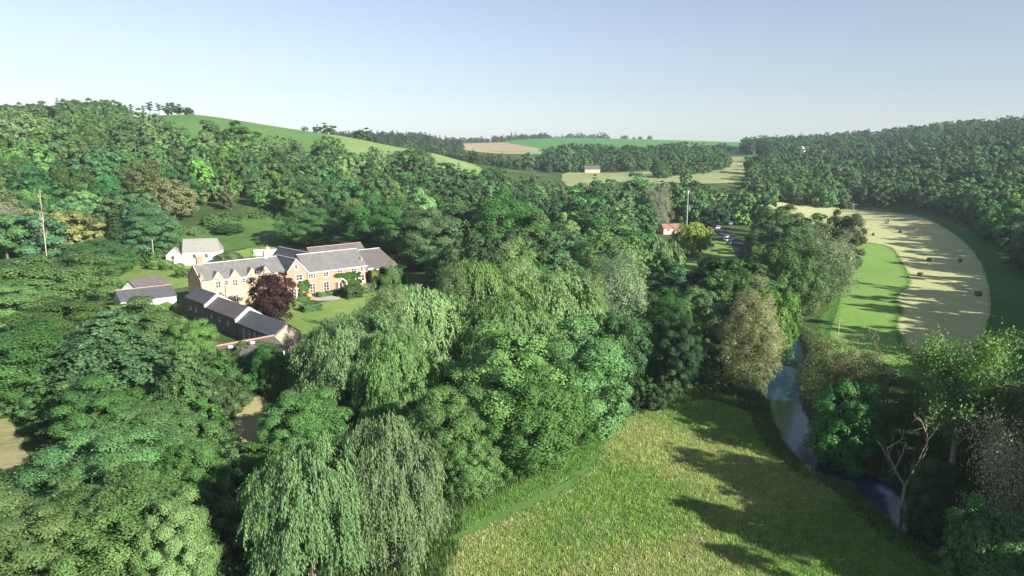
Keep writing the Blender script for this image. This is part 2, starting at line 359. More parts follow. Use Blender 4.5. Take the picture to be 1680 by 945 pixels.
def inpoly(x, y, P):
    P = np.asarray(P); c = np.zeros(np.shape(x), bool); j = len(P) - 1
    for i in range(len(P)):
        xi, yi = P[i]; xj, yj = P[j]
        with np.errstate(divide='ignore', invalid='ignore'):
            c ^= ((yi > y) != (yj > y)) & (x < (xj - xi) * (y - yi) / (yj - yi + 1e-12) + xi)
        j = i
    return c
FIELD = [(1215, 331), (1300, 333), (1400, 343), (1480, 350), (1550, 362), (1600, 385), (1650, 420), (1720, 455), (1840, 520), (1900, 640), (1800, 760), (1640, 730), (1560, 690), (1450, 640), (1385, 590), (1345, 540), (1365, 500), (1380, 460), (1370, 400), (1290, 372), (1235, 352)]
HAY = [(1218, 332), (1300, 334), (1400, 344), (1475, 351), (1520, 360), (1553, 376), (1585, 400), (1608, 430), (1622, 470), (1625, 510), (1612, 560), (1600, 610), (1560, 640), (1510, 610), (1485, 570), (1470, 535), (1478, 510), (1470, 490), (1492, 465), (1484, 440), (1470, 415), (1455, 404), (1412, 398), (1395, 420), (1375, 400), (1290, 370), (1240, 352)]
STRIP = [(1409, 399), (1452, 404), (1468, 416), (1482, 440), (1490, 465), (1468, 490), (1476, 510), (1468, 535), (1483, 570), (1508, 612), (1450, 640), (1385, 592), (1362, 555), (1374, 510), (1385, 470), (1402, 440)]
patch('field', FIELD, M['field_green'], 0.03, n=4000)
patch('hay_field', HAY, M['hay'], 0.06, n=4000, rough=0.3)
patch('mown_strip', STRIP, M['strip_green'], 0.09, n=2500, rough=0.2)
MEADOW = [(700, 960), (745, 875), (850, 835), (930, 800), (975, 765), (1015, 700), (1055, 672), (1160, 655), (1250, 690), (1300, 745), (1380, 800), (1470, 880), (1560, 960), (1250, 1150), (600, 1150)]
patch('meadow', MEADOW, M['meadow'], 0.02, n=5000, rough=0.3)
PATH_PX = [(735, 878), (800, 850), (870, 820), (930, 790), (962, 765), (975, 745), (990, 735), (978, 765), (945, 800), (880, 832), (810, 862), (745, 892), (700, 915), (695, 900)]
patch('verge', [(690, 925), (695, 860), (800, 815), (900, 765), (990, 710), (995, 732), (962, 768), (870, 820), (800, 850), (738, 882)], M['meadow'], 0.04, n=700)
patch('mown_path', PATH_PX, M['path'], 0.06, n=900, rough=0.15)
patch('house_lawn', [(430, 560), (445, 515), (440, 500), (480, 492), (505, 500), (560, 490), (620, 480), (600, 500), (575, 530), (540, 560), (480, 580)], M['lawn'], 0.05, n=1500, rough=0.2)
patch('terrace', [(500, 487), (602, 472), (612, 476), (560, 486), (556, 492), (520, 494)], M['gravel'], 0.1, n=300, rough=0.05)
patch('yard_lawn', [(120, 452), (200, 436), (320, 428), (420, 405), (520, 395), (540, 402), (420, 440), (310, 470), (240, 480), (160, 478)], M['lawn'], 0.05, n=1500)
patch('bank_grass', [(290, 400), (320, 372), (400, 358), (480, 360), (520, 380), (500, 398), (400, 408), (330, 415)], M['bank'], 0.08, n=1200)
patch('gravel_drive', [(458, 417), (500, 408), (540, 403), (570, 407), (545, 414), (500, 417), (470, 420)], M['gravel'], 0.12, n=300, rough=0.1)
patch('ridge_pasture', [(255, 212), (262, 200), (320, 195), (330, 200), (430, 213), (500, 219), (540, 226), (500, 232), (420, 228), (340, 222)], M['ridge'], 0.05, n=200) if False else None
def wpoly(pts): return [(x_at(px, Y, float(ground0(x_at(px, Y, 40), Y)[0])), Y) for px, Y in pts]
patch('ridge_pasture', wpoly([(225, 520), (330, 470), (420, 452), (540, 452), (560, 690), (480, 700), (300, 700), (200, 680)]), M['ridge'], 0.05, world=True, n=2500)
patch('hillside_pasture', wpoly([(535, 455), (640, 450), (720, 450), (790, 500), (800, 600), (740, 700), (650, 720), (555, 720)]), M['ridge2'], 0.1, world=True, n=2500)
patch('stubble_field', wpoly([(705, 1230), (890, 1310), (890, 1400), (830, 1700), (735, 1650)]), M['stubble'], 0.5, world=True, n=1500)
patch('distant_pasture', wpoly([(760, 1080), (900, 1120), (905, 1300), (715, 1220)]), M['pale'], 0.5, world=True, n=900)
patch('crop_field', wpoly([(890, 1250), (1010, 1300), (1300, 1500), (1300, 2400), (1100, 2500), (830, 2400), (830, 1700), (885, 1400)]), M['far_green'], 0.6, world=True, n=2500)
patch('valley_pasture', wpoly([(930, 540), (1010, 560), (1100, 560), (1230, 600), (1260, 830), (1190, 850), (1130, 740), (1000, 700), (930, 700)]), M['pale'], 0.2, world=True, n=2000)
patch('garden_lawn', [(1090, 455), (1105, 430), (1150, 418), (1210, 420), (1225, 440), (1200, 470), (1110, 470)], M['lawn'], 0.1, n=700)
patch('upper_lawn', [(1150, 415), (1160, 398), (1200, 396), (1222, 405), (1215, 416)], M['lawn'], 0.1, n=300)
patch('clearing', [(395, 735), (385, 700), (400, 660), (430, 650), (450, 690), (430, 735), (350, 780), (340, 765)], M['earth'], 0.1, n=600, rough=2.0)
patch('glade', [(-40, 830), (-40, 700), (20, 690), (50, 760), (95, 745), (100, 790), (60, 830)], M['earth'], 0.1, n=600, rough=2.0)
patch('footpath', [(30, 812), (62, 770), (100, 745), (108, 800), (100, 830), (60, 825)], simple('trodden_path', (0.34, 0.26, 0.17), (0.48, 0.37, 0.26), .4), 0.2, n=300, rough=1.5)
patch('hill_clearing', wpoly([(1620, 880), (1700, 840), (1800, 900), (1800, 960), (1650, 970)]), M['pale'], 0.5, world=True, n=300)
patch('hill_field', wpoly([(1320, 880), (1400, 900), (1400, 1020), (1320, 1000)]), M['stubble'], 0.5, world=True, n=300)
def ribbon(name, line, width, mat, zf, off=0.0, ragged=0.0):
    L = smooth_line(line, 6); V = []; Fc = []
    for i, p in enumerate(L):
        t = L[min(i + 1, len(L) - 1)] - L[max(i - 1, 0)]; t /= np.hypot(*t) + 1e-9; nn = np.array([-t[1], t[0]])
        wd = width(i / (len(L) - 1)) if callable(width) else width
        for k in range(5):
            q = p + nn * wd * (k / 4 - 0.5); z = zf(q[0], q[1], p) + off
            V.append((q[0], q[1], z))
    for i in range(len(L) - 1):
        for k in range(4): Fc.append((i * 5 + k, i * 5 + k + 1, i * 5 + k + 6, i * 5 + k + 5))
    me = bpy.data.meshes.new(name); me.from_pydata(V, [], Fc); me.materials.append(mat)
    if me.polygons[0].normal.z < 0: me.flip_normals()
    me.polygons.foreach_set('use_smooth', np.ones(len(me.polygons), bool))
    return tag(link(name, me), kind='structure')
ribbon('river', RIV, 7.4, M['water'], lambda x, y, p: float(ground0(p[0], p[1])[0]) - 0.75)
ROAD = [hit(*p) for p in [(1225, 425), (1210, 400), (1193, 386), (1170, 374), (1155, 368), (1148, 360)]]
ribbon('road', ROAD, 5.5, M['asphalt'], lambda x, y, p: gz(x, y), 0.35)

# ------------------------------------------------------------------ tree prototypes
def unit(v): return v / (np.linalg.norm(v, axis=-1, keepdims=True) + 1e-9)
def sph(n, g): return unit(g.normal(size=(n, 3)))
def cards(Pc, Nn, length, width, g, up=None, fold=0.0):
    """diamond leaf sprays: centre, normal, length, width -> vertices (4 each)"""
    n = len(Pc)
    t = up if up is not None else unit(g.normal(size=(n, 3)))
    t = unit(t - Nn * (t * Nn).sum(-1, keepdims=True)); b = np.cross(Nn, t)
    l = np.reshape(length, (-1, 1)) * 0.5; w_ = np.reshape(width, (-1, 1)) * 0.5
    return np.stack([Pc - t * l, Pc + b * w_ - t * l * .1 * 0, Pc + t * l, Pc - b * w_], 1).reshape(-1, 3)
def tree_mesh(name, leafV, tone, woodmb, barkmat):
    """crown + wood in one mesh (far trees)"""
    nl = len(leafV) // 4; V = [leafV]; pn = [np.full(nl, 4)]; loops = [np.arange(nl * 4)]; mi = [np.zeros(nl)]; tn = [tone]
    if woodmb:
        wv = np.array(woodmb.v); b = nl * 4; V.append(wv)
        pn.append(np.array([len(f) for f in woodmb.f])); loops.append(np.concatenate([np.array(f) for f in woodmb.f]) + b)
        mi.append(np.ones(len(woodmb.f))); tn.append(np.zeros(len(woodmb.f)))
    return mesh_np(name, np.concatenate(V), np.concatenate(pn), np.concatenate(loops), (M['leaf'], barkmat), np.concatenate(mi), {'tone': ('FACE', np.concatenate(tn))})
def wood(g, Ht, R, r0, nl=7, lo=0.25, hi=0.8, rise=0.5, twigs=2, bend=0.06):
    m = MB(); top = Ht * hi; pts = [(0, 0, -1.0)]
    bx, by = g.normal(0, bend * Ht, 2)
    for k in range(1, 7):
        t = k / 6; pts.append((bx * t * t, by * t * t, top * t))
    m.tube(pts, [r0 * 1.5] + [r0 * (1 - 0.75 * k / 6) for k in range(1, 7)], 7)
    for i in range(nl):
        t = lo + (0.95 - lo) * (i + g.random()) / nl; a = i * 2.4 + g.random(); L = R * (0.95 - 0.5 * t) * g.uniform(0.75, 1.05)
        p0 = Vector((bx * t * t, by * t * t, top * t)); d = Vector((math.cos(a), math.sin(a), rise))
        q = [p0 + d * L * s + Vector((0, 0, 0.25 * L * s * s)) + Vector(g.normal(0, .05 * L, 3)) * s for s in (0, .35, .7, 1)]
        m.tube(q, [r0 * .42, r0 * .3, r0 * .18, r0 * .05], 5)
        for j in range(twigs):
            s0 = q[1 + j % 2]; a2 = a + g.uniform(-1.1, 1.1); dd = Vector((math.cos(a2), math.sin(a2), rise * 1.2))
            m.tube([s0, s0 + dd * L * .25, s0 + dd * L * .45 + Vector((0, 0, .1 * L))], [r0 * .2, r0 * .12, r0 * .03], 4)
    return m
def broad(seed, Ht=15, R=6, nclump=34, nleaf=30000, leaf=0.4, squash=0.92, base=0.16, top_heavy=0.0, loose=0.0, sub=12, wid=0.55):
    g = np.random.default_rng(seed); zc = Ht * (0.46 + base * 0.5); az = Ht - zc
    i = np.arange(nclump) + 0.5; zz = 1 - 1.85 * i / nclump; ph = i * 2.39996 + g.random() * 6
    d = np.stack([np.sqrt(1 - np.clip(zz, -1, 1) ** 2) * np.cos(ph), np.sqrt(1 - np.clip(zz, -1, 1) ** 2) * np.sin(ph), zz], -1)
    lob = 1 + 0.18 * np.sin(ph * 2 + g.random() * 6) + g.normal(0, .15, nclump)
    cr = R * g.uniform(0.16, 0.36, nclump)
    c = d * np.stack([R - cr * .8, R - cr * .8, az - cr * .7], -1) * lob[:, None] + [0, 0, zc]
    # some inner clumps to stop see-through
    ni = nclump // 3; ci = sph(ni, g) * np.array([R, R, az]) * 0.42 + [0, 0, zc]
    c = np.concatenate([c, ci]); cr = np.concatenate([cr, np.full(ni, R * .3)]); nc = len(c)
    sd = sph(nc * sub, g).reshape(nc, sub, 3); sd = unit(sd + [0, 0, .35] + .5 * unit(c - [0, 0, zc])[:, None])
    sr = cr[:, None] * g.uniform(0.3, 0.5, (nc, sub)); sc = c[:, None] + sd * (cr[:, None] * 0.75)[..., None] * [1, 1, squash]
    outer = np.arange(nc) < nclump
    wgt = (sr ** 2 * np.where(outer, 1, .35)[:, None]).ravel(); pick = g.choice(nc * sub, nleaf, p=wgt / wgt.sum())
    ld = sph(nleaf, g); ld = unit(ld + [0, 0, .3])
    rr = g.uniform(0.6, 1.08, nleaf) ** 0.6
    S_ = sc.reshape(-1, 3)[pick]; P = S_ + ld * (sr.ravel()[pick] * rr)[:, None] * [1, 1, squash]
    stray = g.random(nleaf) < (0.06 + loose); P[stray] += g.normal(0, 0.09 * R * (0.5 + loose), (stray.sum(), 3))
    Nn = unit(ld * 0.55 + sd.reshape(-1, 3)[pick] * 0.35 + unit(P - [0, 0, zc]) * 0.2 + g.normal(0, 0.3, (nleaf, 3)) + [0, 0, .1])
    ln = leaf * g.uniform(0.6, 1.4, nleaf)
    V = cards(P, Nn, ln, ln * wid, g)
    ctone = g.uniform(0.15, 0.85, nc)[pick // sub] * .5 + g.uniform(0, 1, nc * sub)[pick] * .25 + g.random(nleaf) * .25
    return V, ctone, wood(g, Ht, R, 0.03 * Ht if Ht < 12 else 0.34)
def willow(seed, Ht=16, R=7, nanch=560, strands=16, per=9, leaf=(0.4, 0.1)):
    g = np.random.default_rng(seed); zc = Ht * .52
    # a few big hanging lobes, anchors on each
    nl = 24; i = np.arange(nl) + .5; zz = 1 - 1.6 * i / nl; ph = i * 2.39996 + g.random() * 6; q = np.sqrt(np.clip(1 - zz ** 2, 0, 1))
    lc = np.stack([q * np.cos(ph) * R * .68, q * np.sin(ph) * R * .68, zc + zz * (Ht - zc) * .72], -1); lr = R * g.uniform(.2, .38, nl); lc *= g.uniform([.85, .85, .86], [1.12, 1.12, 1.06], (nl, 3))
    k = g.integers(0, nl, nanch); ad = sph(nanch, g); ad[:, 2] = np.abs(ad[:, 2]) * .9 - .1; ad = unit(ad)
    A = lc[k] + ad * lr[k][:, None]
    n = nanch * strands; a = np.repeat(np.arange(nanch), strands)
    out = unit(np.concatenate([A[:, :2] - lc[k][:, :2] * .3, np.zeros((nanch, 1))], 1))[a] + g.normal(0, .45, (n, 3)) * [1, 1, 0]
    s0 = A[a] + g.normal(0, .26, (n, 3)); L = g.uniform(.7, 1.5, n) * (g.uniform(.7, 2.3, nanch) ** 1.0)[a] * (Ht / 16); L = np.minimum(L, s0[:, 2] - 0.6)
    sway = g.normal(0, .12, (n, 3)) * [1, 1, 0]
    t = (np.arange(per) + .5) / per
    P = s0[:, None] + out[:, None] * (0.7 * np.sqrt(t))[None, :, None] + (sway * L[:, None])[:, None] * t[None, :, None]
    P[..., 2] = s0[:, None, 2] + 0.35 * np.sin(np.minimum(t * 3, 1) * 1.6)[None] * .5 - L[:, None] * (t ** 1.25)[None]
    P = P.reshape(-1, 3) + g.normal(0, .06, (n * per, 3)); m = len(P)
    up = unit(np.repeat(sway, per, 0) + g.normal(0, .22, (m, 3)) * [1, 1, .3] + [0, 0, -1])
    Nn = unit(np.repeat(unit(out), per, 0) * .8 + g.normal(0, .5, (m, 3)) * [1, 1, .3] + [0, 0, .35])
    V = cards(P, Nn, leaf[0] * g.uniform(.6, 1.3, m), leaf[1] * g.uniform(.7, 1.5, m), g, up)
    tone = np.repeat(g.random(nanch)[a] * .35 + g.random(n) * .4, per) + g.random(m) * .25
    # inner foliage behind the curtain, shade of the gaps put into its dark tone
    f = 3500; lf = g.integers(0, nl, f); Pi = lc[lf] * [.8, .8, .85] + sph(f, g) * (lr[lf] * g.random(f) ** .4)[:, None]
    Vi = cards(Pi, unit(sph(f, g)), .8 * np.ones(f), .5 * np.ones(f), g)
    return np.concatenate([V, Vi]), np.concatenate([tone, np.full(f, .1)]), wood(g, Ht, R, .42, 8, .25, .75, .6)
def conifer(seed, Ht=17, R=4, whorls=17, nleaf=16000, leaf=.45, dome=False):
    g = np.random.default_rng(seed); Ps = []; Ns = []; Tn = []; per = nleaf // (whorls * 9)
    for wv in range(whorls):
        h = 0.1 + 0.88 * wv / (whorls - 1); rad = R * ((1 - h) ** .75 + .05) * g.uniform(.8, 1.15)
        for b in range(9):
            a = b * .698 + wv * .37 + g.uniform(-.3, .3); L = rad * g.uniform(.65, 1.15); t = g.random(per) ** .7; tn = g.random()
            sp = (1 - t) * .45 * L * .5 + .12
            x = np.cos(a) * t * L; y = np.sin(a) * t * L; z = h * Ht + .25 * L * t - .5 * L * t ** 2
            P = np.stack([x, y, z], -1) + g.normal(0, 1, (per, 3)) * sp[:, None] * [1, 1, .35]
            Ps.append(P); Ns.append(unit(np.array([math.cos(a) * .5, math.sin(a) * .5, .8]) + g.normal(0, .35, (per, 3)))); Tn.append(tn * .5 + g.random(per) * .5)
    P = np.concatenate(Ps); Nn = np.concatenate(Ns); ln = leaf * g.uniform(.6, 1.4, len(P))
    m = MB(); m.tube([(0, 0, -1), (0, 0, Ht * .3), (0, 0, Ht * .7), (0, 0, Ht * .96)], [.32, .26, .13, .03], 6)
    return cards(P, Nn, ln, ln * .5, g), np.concatenate(Tn), m
def pine_flat(seed, Ht=13, R=5):
    """open ridge-top pine: bare stem and flat plates of foliage"""
    g = np.random.default_rng(seed); m = MB(); lean = g.normal(0, .06 * Ht, 2)
    st = lambda t: np.array([lean[0] * t * t, lean[1] * t * t, Ht * .9 * t])
    m.tube([st(t) for t in (-.08, .25, .5, .75, 1)], [.35, .28, .24, .17, .08], 6); Ps = []
    for i in range(9):
        t = .42 + .56 * i / 8; a = i * 2.4; L = R * (1.1 - .45 * t) * g.uniform(.55, 1); c = st(t) + np.array([math.cos(a) * L * .6, math.sin(a) * L * .6, .5])
        m.tube([st(t - .05), st(t) * .4 + c * .6, c], [.14, .1, .04], 5)
        k = 420; rr = np.sqrt(g.random(k)); th = g.random(k) * 6.283
        Ps.append(c + np.stack([np.cos(th) * rr * L * .6, np.sin(th) * rr * L * .6, g.normal(0, .22, k) + .3 * (1 - rr)], -1))
    P = np.concatenate(Ps); n = len(P)
    return cards(P, unit(g.normal(0, .5, (n, 3)) + [0, 0, 1]), .55 * g.uniform(.6, 1.3, n), .3 * np.ones(n), g), g.random(n), m
def twiggy(seed, Ht=12, R=4.5, r0=.28, nlimb=16, nleaf=2500, leaf=.3, lo=.2, spread=.9):
    """sparse tree: many thin ascending branches with a few leaves"""
    g = np.random.default_rng(seed); m = MB(); tips = []
    m.tube([(0, 0, -1), (.1, 0, Ht * .3), (.3, .2, Ht * .6), (.2, .1, Ht * .92)], [r0 * 1.3, r0, r0 * .6, r0 * .1], 6)
    for i in range(nlimb):
        t = lo + (.85 - lo) * i / nlimb; a = i * 2.4 + g.random(); L = R * (1.1 - .55 * t) * g.uniform(.7, 1.1)
        p0 = Vector((.3 * t, .2 * t, Ht * t)); d = Vector((math.cos(a) * spread, math.sin(a) * spread, g.uniform(.5, 1.2))).normalized()
        q = [p0 + d * L * s + Vector(g.normal(0, .06 * L, 3)) * s for s in (0, .4, .75, 1.05)]; m.tube(q, [r0 * .4, r0 * .26, r0 * .15, .02], 4)
        for j in range(7):
            b = q[1 + j % 3]; dd = (d + Vector(g.normal(0, .6, 3))).normalized(); e = b + dd * L * g.uniform(.3, .6); mid = b + dd * L * .2 + Vector(g.normal(0, .05 * L, 3))
            m.tube([b, mid, e], [r0 * .14, r0 * .09, .012], 3); tips += [mid, e, (mid + e) / 2]
            for _ in range(2):
                e2 = mid + (dd + Vector(g.normal(0, .7, 3))).normalized() * L * .25; m.tube([mid, e2], [r0 * .07, .01], 3); tips.append(e2)
    if nleaf == 0: return np.zeros((0, 3)), np.zeros(0), m
    T = np.array([tuple(t) for t in tips]); P = T[g.integers(0, len(T), nleaf)] + g.normal(0, .28 + R * .03, (nleaf, 3))
    return cards(P, unit(g.normal(size=(nleaf, 3)) + [0, 0, .4]), leaf * g.uniform(.6, 1.3, nleaf), leaf * .5 * np.ones(nleaf), g), g.random(nleaf), m
def tuple_proto(name, data, Ht, R, bark='bark'):
    V, tone, m = data
    crown = None
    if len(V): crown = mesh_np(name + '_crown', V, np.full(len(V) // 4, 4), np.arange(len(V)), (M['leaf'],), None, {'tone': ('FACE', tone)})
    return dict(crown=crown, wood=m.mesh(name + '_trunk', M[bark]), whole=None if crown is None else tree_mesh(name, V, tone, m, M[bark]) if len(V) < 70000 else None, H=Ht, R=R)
PR = {}
for i in range(4): PR['near%d' % i] = tuple_proto('broadleaf', broad(10 + i, 15, 6, [60, 34, 80, 46][i], 84000, .27, [.9, .8, 1.0, .7][i], [.08, .12, .05, .1][i], loose=[.05, .12, .03, .2][i], sub=24), 15, 6)
for i in range(2): PR['dense%d' % i] = tuple_proto('broadleaf', broad(60 + i, 10, 5, 60, 36000, .28, .85, .04, sub=14), 10, 5)
for i in range(5): PR['mid%d' % i] = tuple_proto('broadleaf', broad(20 + i, 14, [6, 6, 6, 4.6, 6.6][i], [44, 24, 60, 40, 30][i], 17000, [.58, .6, .5, .52, .6][i], [.92, .8, 1, 1.2, .65][i], [.08, .1, .05, .03, .14][i], loose=[0, .05, .2, .1, .05][i]), 14, [6, 6, 6, 4.6, 6.6][i])
for i in range(4): PR['far%d' % i] = tuple_proto('broadleaf', broad(30 + i, 14, [6.5, 6.8, 6.2, 4.8][i], [26, 14, 44, 26][i], 5600, [1.0, 1.05, .85, .9][i], [.92, .8, 1, 1.2][i], .04, loose=[0, .05, .2, .1][i], sub=8), 14, [6.5, 6.8, 6.2, 4.8][i])
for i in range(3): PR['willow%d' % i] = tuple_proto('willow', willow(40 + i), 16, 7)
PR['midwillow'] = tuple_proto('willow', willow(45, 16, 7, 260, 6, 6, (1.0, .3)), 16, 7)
PR['feather'] = tuple_proto('feathery', broad(50, 16, 5, 70, 42000, .3, 1.5, .06, loose=.25, sub=12, wid=.3), 16, 5)
PR['feather2'] = tuple_proto('feathery', broad(51, 14, 6, 60, 26000, .3, 1.1, .1, loose=.35, sub=10, wid=.35), 14, 6)
for i in range(2): PR['conifer%d' % i] = tuple_proto('conifer', conifer(70 + i, 17, 4, 17, 13000), 17, 4)
PR['farconifer'] = tuple_proto('conifer', conifer(73, 17, 3.6, 11, 2600, 1.0), 17, 3.6)
PR['cedar'] = tuple_proto('cedar', conifer(75, 14, 8, 13, 34000, .42), 14, 8)
for i in range(2): PR['pine%d' % i] = tuple_proto('pine', pine_flat(80 + i), 13, 5)
PR['sparse0'] = tuple_proto('sparse', twiggy(90, 13, 5.5, .3, 20, 16000, .32), 13, 5.5, 'pale_bark')
PR['sparse1'] = tuple_proto('sparse', twiggy(91, 12, 6, .26, 22, 21000, .3), 12, 6, 'pale_bark')
PR['twiggy'] = tuple_proto('twiggy', twiggy(92, 8, 5, .16, 26, 9000, .22, .1), 8, 5, 'grey_bark')
PR['snag'] = tuple_proto('snag', twiggy(93, 14, 2.2, .26, 9, 0, lo=.35, spread=.7), 14, 2.2, 'pale_bark')
def forked():
    g = np.random.default_rng(5); m = MB(); m.tube([(0, 0, -1), (.1, 0, 2), (.2, 0, 3.4)], [.36, .28, .25], 8)
    def limb(p, d, L, r_, dep):
        q = [p]; 
        for k in range(4): d = (d + Vector(g.normal(0, .13, 3)) + Vector((0, 0, .05))).normalized(); q.append(q[-1] + d * L / 4)
        m.tube(q, [r_ * (1 - .17 * k) for k in range(5)], 6 if dep < 2 else 4)
        if dep < 3:
            for k in range(3 if dep else 4): limb(q[1 + (k % 4)], (d + Vector(g.normal(0, .55, 3))).normalized(), L * g.uniform(.4, .6), r_ * .45, dep + 1)
    limb(Vector((.2, 0, 3.2)), Vector((-.75, .1, .7)), 6, .17, 0); limb(Vector((.2, 0, 3.2)), Vector((.35, 0, .95)), 6.5, .16, 0); limb(Vector((.2, 0, 3.0)), Vector((.8, .3, .6)), 5, .12, 1)
    return np.zeros((0, 3)), np.zeros(0), m
PR['forked'] = tuple_proto('forked', forked(), 10, 5, 'pale_bark')
PR['shrub'] = tuple_proto('shrub', broad(95, 4, 3, 20, 7000, .3, .8, 0, sub=10), 4, 3)
PR['hedgeball'] = tuple_proto('shrub', broad(96, 2, 1.4, 14, 2600, .2, .9, 0, sub=8), 2, 1.4)

CAT = {'near': 'broadleaf_tree', 'dense': 'broadleaf_tree', 'mid': 'broadleaf_tree', 'far': 'broadleaf_tree', 'willow': 'weeping_willow', 'midwillow': 'weeping_willow', 'feather': 'white_willow', 'conifer': 'conifer_tree',
       'farconifer': 'conifer_tree', 'cedar': 'conifer_tree', 'pine': 'pine_tree', 'sparse': 'sparse_tree', 'twiggy': 'bare_shrub', 'snag': 'dead_tree', 'forked': 'dead_tree', 'shrub': 'shrub', 'hedgeball': 'shrub'}
def put(proto, x, y, top_z=None, Ht=None, R=None, c=(0.06, 0.12, 0.035), label=None, group=None, rz=None, parts=True, z=None, name=None, lean=0):
    p = PR[proto]; base = (gz(x, y) if z is None else z) - 0.1
    if Ht is None: Ht = max(top_z - base, 2.0)
    if R is None: R = p['R'] * Ht / p['H']
    nm = name or CAT[proto.rstrip('0123456789')]
    if rz is None: rz = random.uniform(0, 6.28)
    cat = 'shrub' if 'shrub' in nm else 'tree'
    sc = (R / p['R'], R / p['R'], Ht / p['H'])
    if not parts:
        o = link(nm, p['whole'] or p['crown'], None, (x, y, base)); o.rotation_euler = (0, 0, rz); o.scale = sc; o.color = (*c, 1)
        return tag(o, label, cat, group)
    e = empty(nm, (x, y, base), rz, label=label, cat=cat, group=group); e.scale = sc; e.rotation_euler = (lean * .4, lean, rz)
    t = link('trunk', p['wood'], e)
    if p['crown']: k = link('crown', p['crown'], e); k.color = (*c, 1)
    return e
G1 = (0.07, 0.165, 0.058); G2 = (0.058, 0.138, 0.055); G3 = (0.11, 0.22, 0.065); G4 = (0.045, 0.11, 0.05); OL = (0.15, 0.185, 0.085); GR = (0.15, 0.21, 0.13); WI = (0.12, 0.21, 0.095); YG = (0.2, 0.28, 0.07)
def at(proto, px, top, Y, wpx, c, label, group=None, name=None, **k):
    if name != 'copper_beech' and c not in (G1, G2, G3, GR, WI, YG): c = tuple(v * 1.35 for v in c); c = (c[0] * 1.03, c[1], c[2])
    """a single tree: photo column of its stem, photo row of its top, distance, crown width in photo pixels"""
    z = 5.0
    for _ in range(4):
        x = x_at(px, Y, z); z = gz(x, Y)
    R = wpx / 2 / F * (Y * cP + 25 * sP)
    return put(proto, x, Y, top_z=z_at(px, top, Y - R * .3), R=R, c=c, label=label, group=group, name=name, **k)

